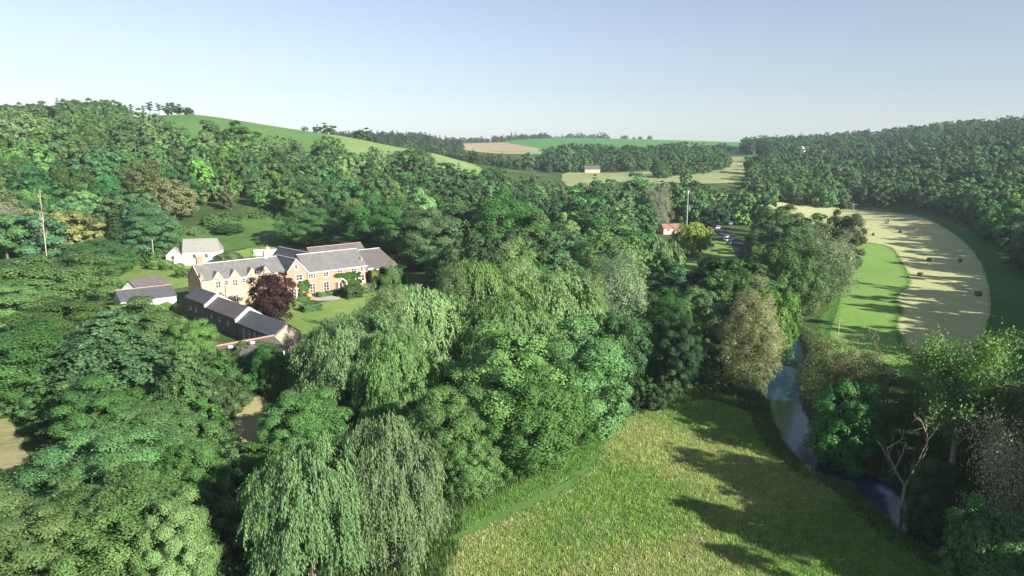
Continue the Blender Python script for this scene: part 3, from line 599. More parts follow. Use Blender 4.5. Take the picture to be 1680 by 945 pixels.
SINGLE = [
 # proto, px, top, Y, width, colour, label
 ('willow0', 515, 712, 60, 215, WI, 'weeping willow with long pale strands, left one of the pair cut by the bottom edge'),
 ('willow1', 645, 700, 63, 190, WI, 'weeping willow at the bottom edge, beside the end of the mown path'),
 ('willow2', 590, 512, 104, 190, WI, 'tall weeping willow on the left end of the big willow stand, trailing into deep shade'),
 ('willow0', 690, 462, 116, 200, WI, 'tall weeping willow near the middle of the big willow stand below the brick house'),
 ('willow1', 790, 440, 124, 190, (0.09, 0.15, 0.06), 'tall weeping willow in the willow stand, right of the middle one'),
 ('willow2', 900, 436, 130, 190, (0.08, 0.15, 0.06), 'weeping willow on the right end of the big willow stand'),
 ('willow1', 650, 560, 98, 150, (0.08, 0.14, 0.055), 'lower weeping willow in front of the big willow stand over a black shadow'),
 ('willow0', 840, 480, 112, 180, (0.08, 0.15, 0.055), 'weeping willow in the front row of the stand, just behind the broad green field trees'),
 ('feather', 745, 446, 121, 84, (0.1, 0.16, 0.075), 'narrow feathery tree rising between the two middle willows of the stand'),
 ('feather', 850, 430, 129, 84, (0.1, 0.16, 0.07), 'narrow feathery tree between the willows at the right of the stand'),
 ('feather', 640, 474, 110, 80, (0.095, 0.155, 0.075), 'narrow feathery tree between the leftmost and middle willows'),
 ('feather', 962, 452, 128, 84, (0.1, 0.15, 0.07), 'narrow feathery tree closing the right end of the willow stand'),
 ('feather', 548, 560, 100, 66, (0.085, 0.145, 0.065), 'narrow feathery tree at the far left foot of the willow stand'),
 ('feather2', 1010, 425, 140, 110, GR, 'greyish green feathery tree right of the willow stand'),
 ('near0', 830, 560, 92, 200, (0.07, 0.15, 0.05), 'broad green tree on the meadow edge with two bare trunks showing under it'),
 ('near1', 945, 545, 97, 190, (0.07, 0.155, 0.05), 'large rounded green tree at the meadow corner, right one of the meadow edge trees'),
 ('near2', 880, 610, 88, 170, (0.065, 0.145, 0.045), 'green tree leaning over the curved mown path, its crown nearly reaching the grass'),
 ('near3', 745, 640, 84, 130, (0.075, 0.14, 0.055), 'grey green tree with a pale dead branch between the willows and the meadow trees'),
 ('dense0', 775, 735, 80, 90, (0.06, 0.14, 0.045), 'low bushy tree beside the mown path, left of the bare trunks'),
 ('dense1', 1012, 515, 122, 95, (0.04, 0.11, 0.035), 'dense dark green round tree right of the large meadow corner tree'),
 ('near0', 500, 655, 88, 130, (0.045, 0.13, 0.035), 'dark green broadleaf tree behind the nearest willows, left of the shaded gap'),
 ('cedar', 190, 520, 102, 300, (0.05, 0.12, 0.045), 'very wide layered conifer with spreading boughs filling the left foreground'),
 ('cedar', 312, 572, 96, 150, (0.055, 0.125, 0.045), 'layered conifer with spreading boughs just left of the low barns'),
 ('near2', 50, 548, 104, 200, (0.045, 0.115, 0.04), 'broad dark tree with layered foliage at the left edge above the glade'),
 ('near1', 235, 508, 116, 150, (0.06, 0.13, 0.04), 'wide green tree below the grey roofed outhouse, touching the barn end'),
 ('near0', 110, 505, 125, 190, (0.07, 0.14, 0.04), 'mid green tree between the left edge and the grey roofed outhouse'),
 ('near3', 322, 528, 114, 66, (0.075, 0.14, 0.045), 'yellowish green tree pressed against the dark stone barn wall'),
 ('dense0', 441, 572, 108, 72, (0.055, 0.13, 0.04), 'rounded bush tree hiding the right end of the low shed'),
 ('near1', 165, 645, 82, 150, (0.05, 0.13, 0.045), 'bushy green tree above the bare footpath in the lower left'),
 ('near2', 240, 690, 80, 190, (0.05, 0.11, 0.045), 'blue green tree in the middle of the lower left canopy'),
 ('near0', 310, 742, 70, 130, (0.065, 0.14, 0.04), 'green tree with a sunlit left side next to the black shadow gap, lower left'),
 ('near3', 190, 725, 70, 200, (0.055, 0.135, 0.045), 'rounded tree crown in front of the blue green one, lower left canopy'),
 ('near1', 50, 835, 57, 240, (0.075, 0.16, 0.04), 'bright green tree filling the bottom left corner'),
 ('near2', 215, 810, 60, 230, (0.08, 0.155, 0.045), 'green tree with a dead bleached twig cluster along the bottom edge'),
 ('near0', 300, 838, 57, 130, (0.07, 0.15, 0.04), 'green tree on the bottom edge beside the deep black shadow'),
 ('feather', 1228, 487, 122, 112, (0.165, 0.185, 0.115), 'tall pale yellow grey willow with upright feathery foliage on the river bank'),
 ('dense1', 1262, 470, 138, 80, (0.08, 0.16, 0.04), 'bright green tree immediately behind the pale feathery willow'),
 ('feather2', 1340, 385, 182, 115, (0.1, 0.14, 0.075), 'big grey green tree bordering the bright mown strip of the field'),
 ('near1', 1377, 345, 232, 76, (0.075, 0.12, 0.05), 'rounded tree standing out over the hay field, farthest of the field edge trees'),
 ('near2', 1290, 400, 176, 100, (0.06, 0.13, 0.045), 'dark green tree left of the big grey green one by the field'),
 ('near0', 1275, 345, 240, 100, (0.05, 0.12, 0.04), 'broad dark tree at the near left corner of the hay field'),
 ('dense0', 1210, 455, 150, 90, (0.06, 0.14, 0.04), 'green tree in the belt just below the garden lawn'),
 ('dense1', 1150, 470, 148, 90, (0.07, 0.15, 0.04), 'light green bushy tree directly in front of the garden lawn'),
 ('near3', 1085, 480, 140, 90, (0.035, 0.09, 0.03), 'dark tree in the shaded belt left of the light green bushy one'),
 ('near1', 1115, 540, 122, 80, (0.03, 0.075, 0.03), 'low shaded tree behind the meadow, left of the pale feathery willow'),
 ('feather2', 1385, 568, 104, 140, (0.11, 0.13, 0.075), 'olive brown twiggy tree on the far bank of the river'),
 ('dense0', 1388, 640, 92, 130, (0.045, 0.13, 0.035), 'leafy dark green bush overhanging the blue bend of the river'),
 ('sparse1', 1560, 578, 88, 190, (0.075, 0.15, 0.05), 'open airy tree with pale branches between the river and the shaded field'),
 ('sparse0', 1645, 640, 82, 150, (0.085, 0.14, 0.06), 'airy tree with thin pale stems at the right edge'),
 ('twiggy', 1645, 735, 68, 150, (0.2, 0.18, 0.15), 'grey twiggy half bare shrub by the right edge'),
 ('dense1', 1610, 840, 60, 120, (0.05, 0.11, 0.035), 'low dark bush beside the river in the bottom right corner'),
 ('dense0', 1520, 770, 74, 80, (0.04, 0.1, 0.035), 'small dark bush on the river bank beside the leaning forked trunk'),
 ('near2', 75, 425, 158, 190, (0.055, 0.125, 0.04), 'large layered green tree at the left edge, level with the lawn'),
 ('near3', 20, 470, 140, 150, (0.06, 0.14, 0.04), 'green tree on the left edge above the dark layered one'),
 ('feather2', 12, 345, 215, 90, (0.2, 0.22, 0.18), 'pale silvery tree at the left edge'),
 ('near2', 165, 400, 205, 120, (0.05, 0.12, 0.045), 'dark spreading tree left of the pole near the white cottage'),
 ('near0', 250, 345, 236, 110, (0.04, 0.12, 0.045), 'deep green tree behind the pole near the white cottage'),
 ('dense1', 375, 368, 262, 50, (0.05, 0.11, 0.045), 'small dark tree on the grass bank behind the white cottage'),
 ('near0', 505, 345, 250, 95, (0.05, 0.13, 0.04), 'green tree overhanging the gravel drive behind the house'),
 ('near1', 625, 330, 235, 120, (0.045, 0.12, 0.04), 'tall dark tree behind the right end of the brick house'),
 ('near3', 700, 345, 212, 110, (0.06, 0.12, 0.055), 'greyish green tree right of the house, in front of a hidden white gable'),
 ('near2', 830, 330, 220, 140, (0.045, 0.115, 0.04), 'broad dark tree in the middle of the wood above the willow stand'),
 ('midwillow', 1135, 362, 262, 66, YG, 'yellow green weeping willow beside the car park'),
 ('midwillow', 1075, 385, 205, 90, (0.09, 0.15, 0.06), 'weeping willow left of the garden lawn'),
 ('feather2', 1078, 308, 330, 38, (0.2, 0.23, 0.2), 'silver grey tree left of the red roofed building'),
 ('dense1', 1155, 420, 236, 22, (0.035, 0.08, 0.035), 'small dark conical tree on the garden lawn'),
]
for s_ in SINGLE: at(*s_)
at('dense1', 447, 448, 148, 72, (0.05, 0.022, 0.024), 'copper beech with dark purple foliage on the lawn in front of the house', name='copper_beech')
at('snag', 80, 294, 200, 13, G1, 'tall bleached dead trunk with short broken branches above the left canopy')
e = at('forked', 1478, 705, 80, 90, G1, 'bare leaning forked tree with sunlit pale limbs over the river', rz=0)

# ------------------------------------------------------------------ woods
def region(poly_px, spacing, n_try=None):
    """jittered grid of (x, y) inside a polygon given as (photo column of the ground point, distance)"""
    W = np.array(wpoly(poly_px)); A, B = W.min(0), W.max(0); out = []
    y = A[1]; r = 0
    while y < B[1]:
        sp = spacing(y) if callable(spacing) else spacing
        x = A[0] + (r % 2) * sp / 2
        xs = np.arange(x, B[0], sp); xs = xs + rng.uniform(-.33, .33, len(xs)) * sp; ys = y + rng.uniform(-.33, .33, len(xs)) * sp
        k = inpoly(xs, ys, W); out.append(np.stack([xs[k], ys[k]], -1)); y += sp * .87; r += 1
    return np.concatenate(out)
OPEN = np.array(wpoly([(1092, 178), (1232, 178), (1238, 290), (1228, 345), (1150, 362), (1128, 300), (1095, 262)]))
TAKEN = [(o.location.x, o.location.y, 0.7 * (o.scale.x * 6)) for o in scn.objects if o.get('category') == 'tree']
def free(pts, m=1.0):
    T = np.array(TAKEN); d = np.hypot(pts[:, None, 0] - T[None, :, 0], pts[:, None, 1] - T[None, :, 1])
    return pts[(d > T[None, :, 2] * m).all(1)]
def shuffle_c(base, s=.25):
    k = random.uniform(1 - s, 1 + s); h = random.uniform(-.22, .22)
    return (base[0] * k * (1 + h), base[1] * k, base[2] * k * (1 - h * .5))
LEFT = [(-260, 205), (40, 205), (70, 190), (150, 212), (215, 232), (285, 272), (320, 292), (430, 296), (500, 283), (540, 262), (600, 245), (600, 280), (640, 440), (600, 462), (540, 478), (480, 462), (420, 455), (330, 462), (230, 515), (210, 545), (-260, 560)]
CENTRE = [(600, 238), (660, 222), (700, 190), (760, 170), (860, 160), (960, 165), (1010, 180), (1050, 235), (1060, 300), (1085, 340), (1130, 400), (1130, 440), (1000, 440), (900, 440), (800, 450), (720, 435), (640, 440)]
BELT = [(1060, 165), (1130, 150), (1215, 160), (1300, 170), (1345, 195), (1360, 220), (1330, 260), (1285, 300), (1245, 345), (1225, 450), (1160, 470), (1130, 420), (1100, 345), (1140, 330), (1160, 350), (1205, 330), (1222, 290), (1225, 215), (1090, 190)]
RWOOD = [(1225, 480), (1400, 486), (1480, 470), (1525, 425), (1562, 390), (1615, 310), (1665, 250), (1760, 205), (1900, 215), (2000, 330), (1850, 560), (1230, 620)]
PROTOS = bpy.data.collections.new('tree_kinds')          # shapes that the scattered masses copy
def _proto(key):
    o = bpy.data.objects.new('kind_%d_%s' % (len(PROTOS.objects), key), PR[key]['whole'] if key in PR else key); PROTOS.objects.link(o); return o
KINDS_ = {k: _proto(k) for k in ('far0', 'far1', 'far2', 'far3', 'farconifer')}
def scatter(name, P, rot, scale, idx, coll, color, kind='stuff', label=None, smap=None):
    me = bpy.data.meshes.new(name); me.vertices.add(len(P)); me.vertices.foreach_set('co', np.asarray(P, np.float32).ravel())
    a = me.attributes.new('rot', 'FLOAT_VECTOR', 'POINT'); a.data.foreach_set('vector', np.asarray(rot, np.float32).ravel())
    a = me.attributes.new('scl', 'FLOAT_VECTOR', 'POINT'); a.data.foreach_set('vector', np.asarray(scale, np.float32).ravel())
    a = me.attributes.new('idx', 'INT', 'POINT'); a.data.foreach_set('value', np.asarray(idx, np.int32))
    o = link(name, me); o.color = (*color, 1); tag(o, label, None, None, kind)
    g = bpy.data.node_groups.new(name, 'GeometryNodeTree'); g.interface.new_socket('Geometry', in_out='INPUT', socket_type='NodeSocketGeometry'); g.interface.new_socket('Geometry', in_out='OUTPUT', socket_type='NodeSocketGeometry')
    nd = g.nodes; gi = nd.new('NodeGroupInput'); go = nd.new('NodeGroupOutput'); ip = nd.new('GeometryNodeInstanceOnPoints'); ci = nd.new('GeometryNodeCollectionInfo')
    ci.inputs['Collection'].default_value = coll; ci.inputs['Separate Children'].default_value = True; ci.inputs['Reset Children'].default_value = True
    ip.inputs['Pick Instance'].default_value = True
    def at_(n_, t): x = nd.new('GeometryNodeInputNamedAttribute'); x.data_type = t; x.inputs['Name'].default_value = n_; return x.outputs['Attribute']
    L = g.links.new; L(gi.outputs[0], ip.inputs['Points']); L(ci.outputs[0], ip.inputs['Instance'])
    L(at_('rot', 'FLOAT_VECTOR'), ip.inputs['Rotation']); L(at_('scl', 'FLOAT_VECTOR'), ip.inputs['Scale']); L(at_('idx', 'INT'), ip.inputs['Instance Index'])
    L(ip.outputs[0], go.inputs[0]); md = o.modifiers.new('scatter', 'NODES'); md.node_group = g
    return o
def mass(name, P, h, label, color, con=.12, wide=.5):
    n = len(P); P = np.array(P); P[:, 2] -= .2; isc = rng.random(n) < con
    idx = np.where(isc, 4, rng.integers(0, 4, n)); r = h * wide * rng.uniform(.85, 1.25, n)
    sx = np.where(isc, h * 1.2 / 17, r / 6.5); sz = np.where(isc, h * 1.2 / 17, h / 14)
    rot = np.zeros((n, 3)); rot[:, 2] = rng.uniform(0, 6.28, n)
    return scatter(name, P, rot, np.stack([sx, sx, sz], -1), idx, PROTOS, color, 'stuff', label)
ORD = 'first second third fourth fifth sixth seventh eighth ninth tenth eleventh twelfth'.split()
def tone_word(c):
    if c[0] > .12: return 'olive green' if c[1] < .21 else 'yellowish green'
    return 'dark green' if c[1] < .14 else 'mid green' if c[1] < .19 else 'bright green'
def forest(poly, spacing, keep, base_cols, hgt, group, label, con=.12, lab2=None, mass_name='woodland', mass_label=None):
    pts = free(region(poly, spacing)); pts = pts[~inpoly(pts[:, 0], pts[:, 1], OPEN)]; pts = pts[np.argsort(np.hypot(pts[:, 0], pts[:, 1]))]; z = ground(pts[:, 0], pts[:, 1])
    rest = []; nk = min(keep, len(pts)); per = 11; rk = {}
    for rr_ in range((nk + per - 1) // per):
        idx_ = list(range(rr_ * per, min(nk, rr_ * per + per))); idx_.sort(key=lambda q: proj(pts[q][0], pts[q][1], z[q])[0])
        for o_, q in enumerate(idx_): rk[q] = (ORD[o_], ORD[rr_])
    for i, ((x, y), zz) in enumerate(zip(pts, z)):
        h = hgt * random.choice((random.uniform(.8, 1.2), random.uniform(.5, 1.4))); c = shuffle_c(random.choice(base_cols))
        if i >= keep:
            rest.append((x, y, zz, h)); continue
        if random.random() < con:
            put('conifer%d' % random.randint(0, 1) if y < 330 else 'farconifer', x, y, Ht=h * 1.2, c=(c[0] * .7, c[1] * .75, c[2] * .9), label='pointed conifer, %s from left in %s row, %s' % (*rk[i], label), group=group, parts=False, z=zz)
        else:
            k = ('mid%d' % random.randint(0, 4)) if y < 300 else 'far%d' % random.randint(0, 3)
            put(k, x, y, Ht=h, R=h * (.36 if k in ('mid3', 'far3') else .5) * random.uniform(.8, 1.25), c=c, label='%s tree, %s from left in %s row, %s' % (tone_word(c), *rk[i], label), group=group, parts=False, z=zz)
    if rest:
        R_ = np.array(rest); mass(mass_name, R_[:, :3], R_[:, 3], mass_label, tuple(np.mean(base_cols, 0)), con)
    return len(pts)
COLS = [G1, G1, G2, G3, OL, (0.09, 0.17, 0.06), (0.12, 0.2, 0.075), (0.065, 0.17, 0.06), (0.13, 0.2, 0.09), (0.1, 0.2, 0.055), (0.085, 0.19, 0.05)]
DCOLS = [G1, G2, G4, G3, (0.06, 0.12, 0.045)]
n1 = forest(LEFT, lambda y: 9.5 + y / 60, 121, COLS, 12.5, 'trees of the wood on the left hillside', 'left hillside wood', .07, lab2='pointed conifer in the wood covering the left hillside', mass_label='upper part of the wood on the left hillside, crowns merging below the skyline')
n2 = forest(CENTRE, lambda y: 10 + y / 70, 80, DCOLS, 14, 'trees of the wood between the house and the valley', 'wood right of the house', .1, lab2='dark pointed conifer in the wood between the brick house and the valley', mass_label='far part of the wood between the house and the pale pastures')
n3 = forest(BELT, lambda y: 9 + y / 80, 70, DCOLS, 12, 'trees of the belt along the hay field', 'belt beside the hay field', .05, lab2='pointed conifer in the belt between the garden lawn and the hay field', mass_label='far part of the tree belt at the road and the hay field corner')
n4 = forest(RWOOD, lambda y: 10.5 + y / 120, 66, [G2, G4, G1, G3, (0.1, 0.15, 0.08)], 14, 'front trees of the wood behind the hay field', 'wood behind the hay field', .15, lab2='dark conifer along the front of the wood behind the hay field', mass_label='dense wood rising behind its front trees at the far side of the hay field')
print('woods', n1, n2, n3, n4)
# trees on the slope beyond the right edge of the picture: they throw the long shadows over the field and the meadow
SIDE = [(112, 178), (104, 158), (98, 140), (100, 118), (88, 104), (92, 88), (80, 76), (70, 62), (84, 52), (66, 44), (76, 30), (56, 28), (62, 12), (46, 16), (128, 168), (122, 146), (118, 128), (112, 100), (108, 74), (132, 116), (150, 190), (166, 212), (146, 160), (160, 178), (140, 130), (128, 90), (100, 48), (94, 20)]
gx, gy = np.meshgrid(np.arange(50, 210, 10.5), np.arange(0, 250, 10.5)); gx = (gx + (np.arange(gx.shape[0]) % 2)[:, None] * 5).ravel() + rng.uniform(-3.5, 3.5, gx.size); gy = gy.ravel() + rng.uniform(-3.5, 3.5, gx.size)
k_ = gx > np.where(gy < 44, 64, np.where(gy < 57, 61, np.where(gy < 90, np.maximum(58, .77 * gy + 7), np.where(gy < 130, .80 * gy + 8, .8 * gy + 8)))); gx, gy = gx[k_], gy[k_]
mass('woodland', np.column_stack([gx, gy, ground(gx, gy)]), np.where(gy < 62, 18.5, 19) * rng.uniform(.75, 1.25, len(gx)), 'wooded bank rising beyond the right side of the field and river', DCOLS[0], .1, .42)
# far woods: masses
def far_mass(name, poly, spacing, hgt, color, label, con=.15):
    p = region(poly, spacing); z = ground(p[:, 0], p[:, 1]); h = hgt * rng.uniform(.55, 1.35, len(p)); p = p[:len(h)]
    print(name, len(p)); return mass('woodland', np.column_stack([p, z]), h, label, color, con)
far_mass('rhill', [(1230, 620), (1850, 560), (2300, 700), (2200, 1500), (1650, 1550), (1235, 1500), (1235, 1000), (1330, 1000), (1400, 1020), (1400, 900), (1320, 860), (1235, 800)], lambda y: 10 + y / 90, 14, (0.06, 0.125, 0.055), 'wood covering the long hill on the right up to the skyline')
far_mass('clump', [(895, 690), (1000, 715), (1050, 740), (1110, 760), (1160, 800), (1190, 860), (1180, 900), (1000, 920), (890, 880)], 12, 12.5, (0.055, 0.12, 0.055), 'dark wood round the cottage in the middle distance')
far_mass('far ridge', [(515, 850), (560, 950), (700, 950), (760, 1010), (760, 1100), (700, 1230), (500, 1180)], 14, 11, (0.045, 0.085, 0.05), 'long strip of conifer wood on the skyline left of the brown field', .6)
far_mass('horizon', [(830, 2300), (1000, 2350), (1000, 2450), (830, 2450)], 26, 22, (0.04, 0.09, 0.045), 'flat wood on the horizon above the crop field', .2)
far_mass('hedge2', [(740, 1640), (900, 1950), (900, 2000), (740, 1700)], 14, 11, (0.04, 0.09, 0.045), 'hedge of trees along the top of the brown field', .1)
far_mass('mid hedge', [(640, 760), (760, 700), (900, 720), (900, 760), (760, 760), (640, 830)], 11, 9, (0.06, 0.12, 0.045), 'tall hedge beyond the descending hillside pasture', .15)
far_mass('hedge', [(1225, 900), (1340, 980), (1340, 1200), (1225, 1300), (1215, 1000)], 16, 13, (0.05, 0.1, 0.045), 'hedgerow trees between the crop field and the right hill', .1)
far_mass('valley hedge', [(1080, 600), (1180, 690), (1200, 740), (1150, 720), (1075, 625)], 10, 11, (0.06, 0.12, 0.045), 'hedge crossing the pale valley pastures', .1)
far_mass('ridge back', [(-260, 560), (200, 560), (220, 600), (190, 660), (-260, 660)], 12, 12, (0.06, 0.12, 0.045), 'crowns along the left skyline', .05)
# lone and skyline trees
def row(items, proto, label_fmt, group, col_=G2):
    for it in items:
        px, top, Y, wd = it[:4]; at(it[5] if len(it) > 5 else proto, px, top, Y, wd, col_, it[4], group, parts=False)
row([(246, 166, 598, 18, 'tallest of the wind shaped pines on the left skyline, with open stems', 'pine0'), (216, 170, 585, 11, 'small flat topped pine standing alone, leftmost of the skyline clump', 'pine1'), (262, 169, 600, 14, 'slim pine in the skyline clump just right of the tallest', 'pine1'),
     (282, 168, 602, 26, 'broad dark tree in the skyline clump on the left ridge', 'far0'), (300, 174, 604, 16, 'rounded tree in the skyline clump right of the broad one', 'far1'), (311, 177, 606, 14, 'last and lowest tree of the skyline clump, touching the ridge pasture', 'far2'), (236, 172, 592, 9, 'thin pine left of the tallest one in the skyline clump', 'pine0')], 'far0', '', 'clump on the left skyline', (0.03, 0.06, 0.04))
row([(538, 203, 655, 28, 'rounded dark tree at the lower end of the ridge hedge on the skyline'), (598, 211, 668, 32, 'dark pair crowned tree alone on the skyline of the descending pasture'), (520, 206, 650, 16, 'smaller skyline tree left of the rounded dark one'), (500, 207, 640, 12, 'bushy tree midway along the ridge hedge'), (588, 214, 662, 16, 'tree tucked against the left of the dark pair crowned one')], 'far1', '', 'skyline trees over the ridge pasture', (0.035, 0.08, 0.035))
row([(776, 243, 780, 8, 'narrow conical tree at the edge of the far pasture', 'farconifer'), (824, 249, 720, 9, 'narrow dark conical tree below the brown field', 'farconifer'), (836, 255, 700, 9, 'small round tree beside the narrow dark conical one'), (866, 251, 700, 22, 'rounded tree left of the cottage wood'), (1024, 222, 1850, 12, 'pale round tree on the horizon', 'far0'), (1050, 224, 2150, 8, 'small round tree on the horizon right of the pale one'),
     (1066, 223, 2150, 9, 'rightmost round tree of the horizon row', 'far2'), (1040, 225, 2100, 6, 'tiny tree in the middle of the horizon row'), (998, 225, 1950, 5, 'tiny tree left end of the horizon row'), (1190, 238, 1050, 32, 'dark dense tree in the hedge before the crop field'), (1116, 233, 900, 30, 'broad tree at the right end of the cottage wood'), (932, 235, 780, 26, 'tall dark tree at the left end of the cottage wood'), (1125, 276, 560, 20, 'dark tree standing in the valley pasture hedge')], 'far3', '', 'trees standing out in the middle distance', (0.045, 0.1, 0.04))
at('mid1', 395, 204, 446, 66, (0.045, 0.1, 0.035), 'dark spreading tree in front of the ridge pasture, top touching it', parts=False)
at('mid2', 672, 247, 455, 76, (0.05, 0.11, 0.035), 'broad dark tree biting into the lower edge of the hillside pasture', parts=False)
# ---- BLD

# ------------------------------------------------------------------ buildings
def block(t, x0, x1, y0, y1, ze, zr, wallm, roofm, axis='x', over=.3, ridge=None, ry=None, barge=None, z0=-.6, gable_over=.15, roof_label=None, hipr=0, hipl=0, thick=.16):
    """walls with gables and a pitched roof of two slabs; ridge along axis"""
    if axis == 'x': a0, a1, b0, b1 = x0, x1, y0, y1
    else: a0, a1, b0, b1 = y0, y1, x0, x1
    bm_ = (b0 + b1) / 2 if ry is None else ry
    def P(a, b, z): return (a, b, z) if axis == 'x' else (b, a, z)
    wv = [(b0, z0), (b1, z0), (b1, ze), (bm_, zr - .05), (b0, ze)]
    if hipr or hipl: wv = [(b0, z0), (b1, z0), (b1, ze), (b0, ze)]
    wb = MB(); n = len(wv)
    wb.poly([P(a0, *q) for q in wv] + [P(a1, *q) for q in wv], [tuple(range(n))[::-1], tuple(range(n, 2 * n))] + [(i, (i + 1) % n, n + (i + 1) % n, n + i) for i in range(n)])
    wb.build('wall', wallm, t)
    g0, g1 = a0 - gable_over, a1 + gable_over; s0 = (zr - ze) / (bm_ - b0); s1 = (zr - ze) / (b1 - bm_)
    e0, e1 = b0 - over, b1 + over; z0_, z1_ = ze - s0 * over, ze - s1 * over
    r = MB(); k = thick
    for (e, ze_) in ((e0, z0_), (e1, z1_)):
        q = [P(g0, e, ze_), P(g1, e, ze_), P(g1 - hipr, bm_, zr), P(g0 + hipl, bm_, zr)]
        r.poly([(*p[:2], p[2] + k) for p in q] + [(*p[:2], p[2] + .02) for p in q], [(0, 1, 2, 3), (7, 6, 5, 4), (0, 4, 5, 1), (1, 5, 6, 2), (2, 6, 7, 3), (3, 7, 4, 0)])
    if hipr:
        q = [P(g1 + .01, e0, z0_), P(g1 + .01, e1, z1_), P(g1 - hipr, bm_, zr)]
        r.poly([(*p[:2], p[2] + k + .004) for p in q], [(0, 1, 2)])
    if hipl:
        q = [P(g0 - .01, e0, z0_), P(g0 - .01, e1, z1_), P(g0 + hipl, bm_, zr)]
        r.poly([(*p[:2], p[2] + k + .004) for p in q], [(0, 2, 1)])
    ro = r.build('roof', roofm, t)
    if roof_label: ro['label'] = roof_label
    if ridge:
        c = MB(); c.poly([P(g0 + hipl, bm_ - .16, zr + k - .06), P(g0 + hipl, bm_, zr + k + .1), P(g0 + hipl, bm_ + .16, zr + k - .06), P(g1 - hipr, bm_ - .16, zr + k - .06), P(g1 - hipr, bm_, zr + k + .1), P(g1 - hipr, bm_ + .16, zr + k - .06)], [(0, 1, 2), (5, 4, 3), (0, 3, 4, 1), (1, 4, 5, 2), (0, 2, 5, 3)])
        c.build('ridge_cap', ridge, ro)
    if barge:
        for side in barge:
            a = g0 - .05 if side == 0 else g1 + .05
            for e, ze_ in ((e0, z0_), (e1, z1_)):
                c = MB(); w2 = .3
                A = [P(a - .05, e, ze_ + k + .03), P(a - .05, bm_, zr + k + .03), P(a - .05, bm_, zr + k - w2), P(a - .05, e, ze_ + k - w2)]; B = [P(a + .05, e, ze_ + k + .03), P(a + .05, bm_, zr + k + .03), P(a + .05, bm_, zr + k - w2), P(a + .05, e, ze_ + k - w2)]
                c.poly(A + B, [(0, 1, 2, 3), (7, 6, 5, 4), (0, 4, 5, 1), (1, 5, 6, 2), (2, 6, 7, 3), (3, 7, 4, 0)]); c.build('bargeboard', M['trim'], t)
    return ro
def window(t, x0, x1, z0, z1, y=0, cols=2, rows=2, arch=False, name='window', fr=.11, axis='x', side=-1):
    """white frame with bars and a dark pane, on a wall that faces -y (axis x) or +-x (axis y)"""
    f = MB(); d = .12
    def bx(a0, a1, c0, c1, d0, d1):
        if axis == 'x': f.box(a0, a1, y + side * d1 if side < 0 else y + d0, y + side * d0 if side < 0 else y + d1, c0, c1)
        else: f.box(y + (side * d1 if side < 0 else d0), y + (side * d0 if side < 0 else d1), a0, a1, c0, c1)
    bx(x0, x0 + fr, z0, z1, .01, d); bx(x1 - fr, x1, z0, z1, .01, d); bx(x0 + fr, x1 - fr, z0, z0 + fr, .01, d); bx(x0 + fr, x1 - fr, z1 - fr, z1, .01, d)
    bx(x0 - .08, x1 + .08, z0 - .1, z0 - .004, .01, .2)
    for k in range(1, cols): xx = x0 + (x1 - x0) * k / cols; bx(xx - fr * .4, xx + fr * .4, z0 + fr, z1 - fr, .02, d - .02)
    for k in range(1, rows):
        zz = z0 + (z1 - z0) * k / rows
        for c_ in range(cols):
            xa = x0 + (x1 - x0) * c_ / cols + fr; xb = x0 + (x1 - x0) * (c_ + 1) / cols - fr; bx(xa, xb, zz - fr * .25, zz + fr * .25, .03, d - .03)
    fo = f.build(name, M['white'], t)
    g = MB(); save = f; f = g; 
    def bx2(a0, a1, c0, c1, d0, d1):
        if axis == 'x': g.box(a0, a1, min(y + side * d0, y + side * d1), max(y + side * d0, y + side * d1), c0, c1)
        else: g.box(min(y + side * d0, y + side * d1), max(y + side * d0, y + side * d1), a0, a1, c0, c1)
    bx2(x0 + fr * .5, x1 - fr * .5, z0 + fr * .5, z1 - fr * .5, .015, .05); g.build('pane', M['glass'], fo); return fo
def chimney(t, x, y, z0, z1, w_=.9, d=.6, pots=2, mat=None):
    c = MB(); c.box(x - w_ / 2, x + w_ / 2, y - d / 2, y + d / 2, z0, z1); c.box(x - w_ / 2 - .08, x + w_ / 2 + .08, y - d / 2 - .08, y + d / 2 + .08, z1 + .003, z1 + .16)
    co = c.build('chimney', mat or M['brick'], t)
    for k in range(pots):
        p = MB(); xx = x + (k - (pots - 1) / 2) * .42; p.tube([(xx, y, z1 + .16), (xx, y, z1 + .4), (xx, y, z1 + .62)], [.15, .12, .13], 8); p.build('chimney_pot', M['pot'], co)
HA = math.atan2(0.69254, 0.72138); HO = Vector((-49.4155, 173.5284, 7.0))
def hl(x, y, z=0): return HO + Matrix.Rotation(HA, 3, 'Z') @ Vector((x, y, z))
ho = empty('country_house', HO, HA, label='long two storey country house, cream left half and orange brick right half, slate roofs', cat='house')
block(ho, -24.9, -5.6, .06, 8, 6.85, 9.9, M['cream'], M['slate'], ry=4, ridge=M['grey_ridge'], barge=(0,), roof_label='weathered grey slate roof of the cream half')
block(ho, -5.5, 0, -.3, 9.5, 6.15, 9.4, M['brick'], M['slate_blue'], axis='y', ridge=M['grey_ridge'], barge=(0,), over=.3, roof_label='blue grey slate roof of the gabled bay')
block(ho, .02, 16.8, 0, 9, 5.95, 9.6, M['brick'], M['slate'], ry=4.5, ridge=M['grey_ridge'], gable_over=.1, roof_label='grey slate roof of the brick half')
block(ho, 17.0, 27, .6, 13.4, 4.6, 8.7, M['brick'], M['slate_brown'], ry=7, ridge=M['grey_ridge'], gable_over=.1, hipr=1.6, z0=-.6, roof_label='brownish slate roof of the low hall at the right end')
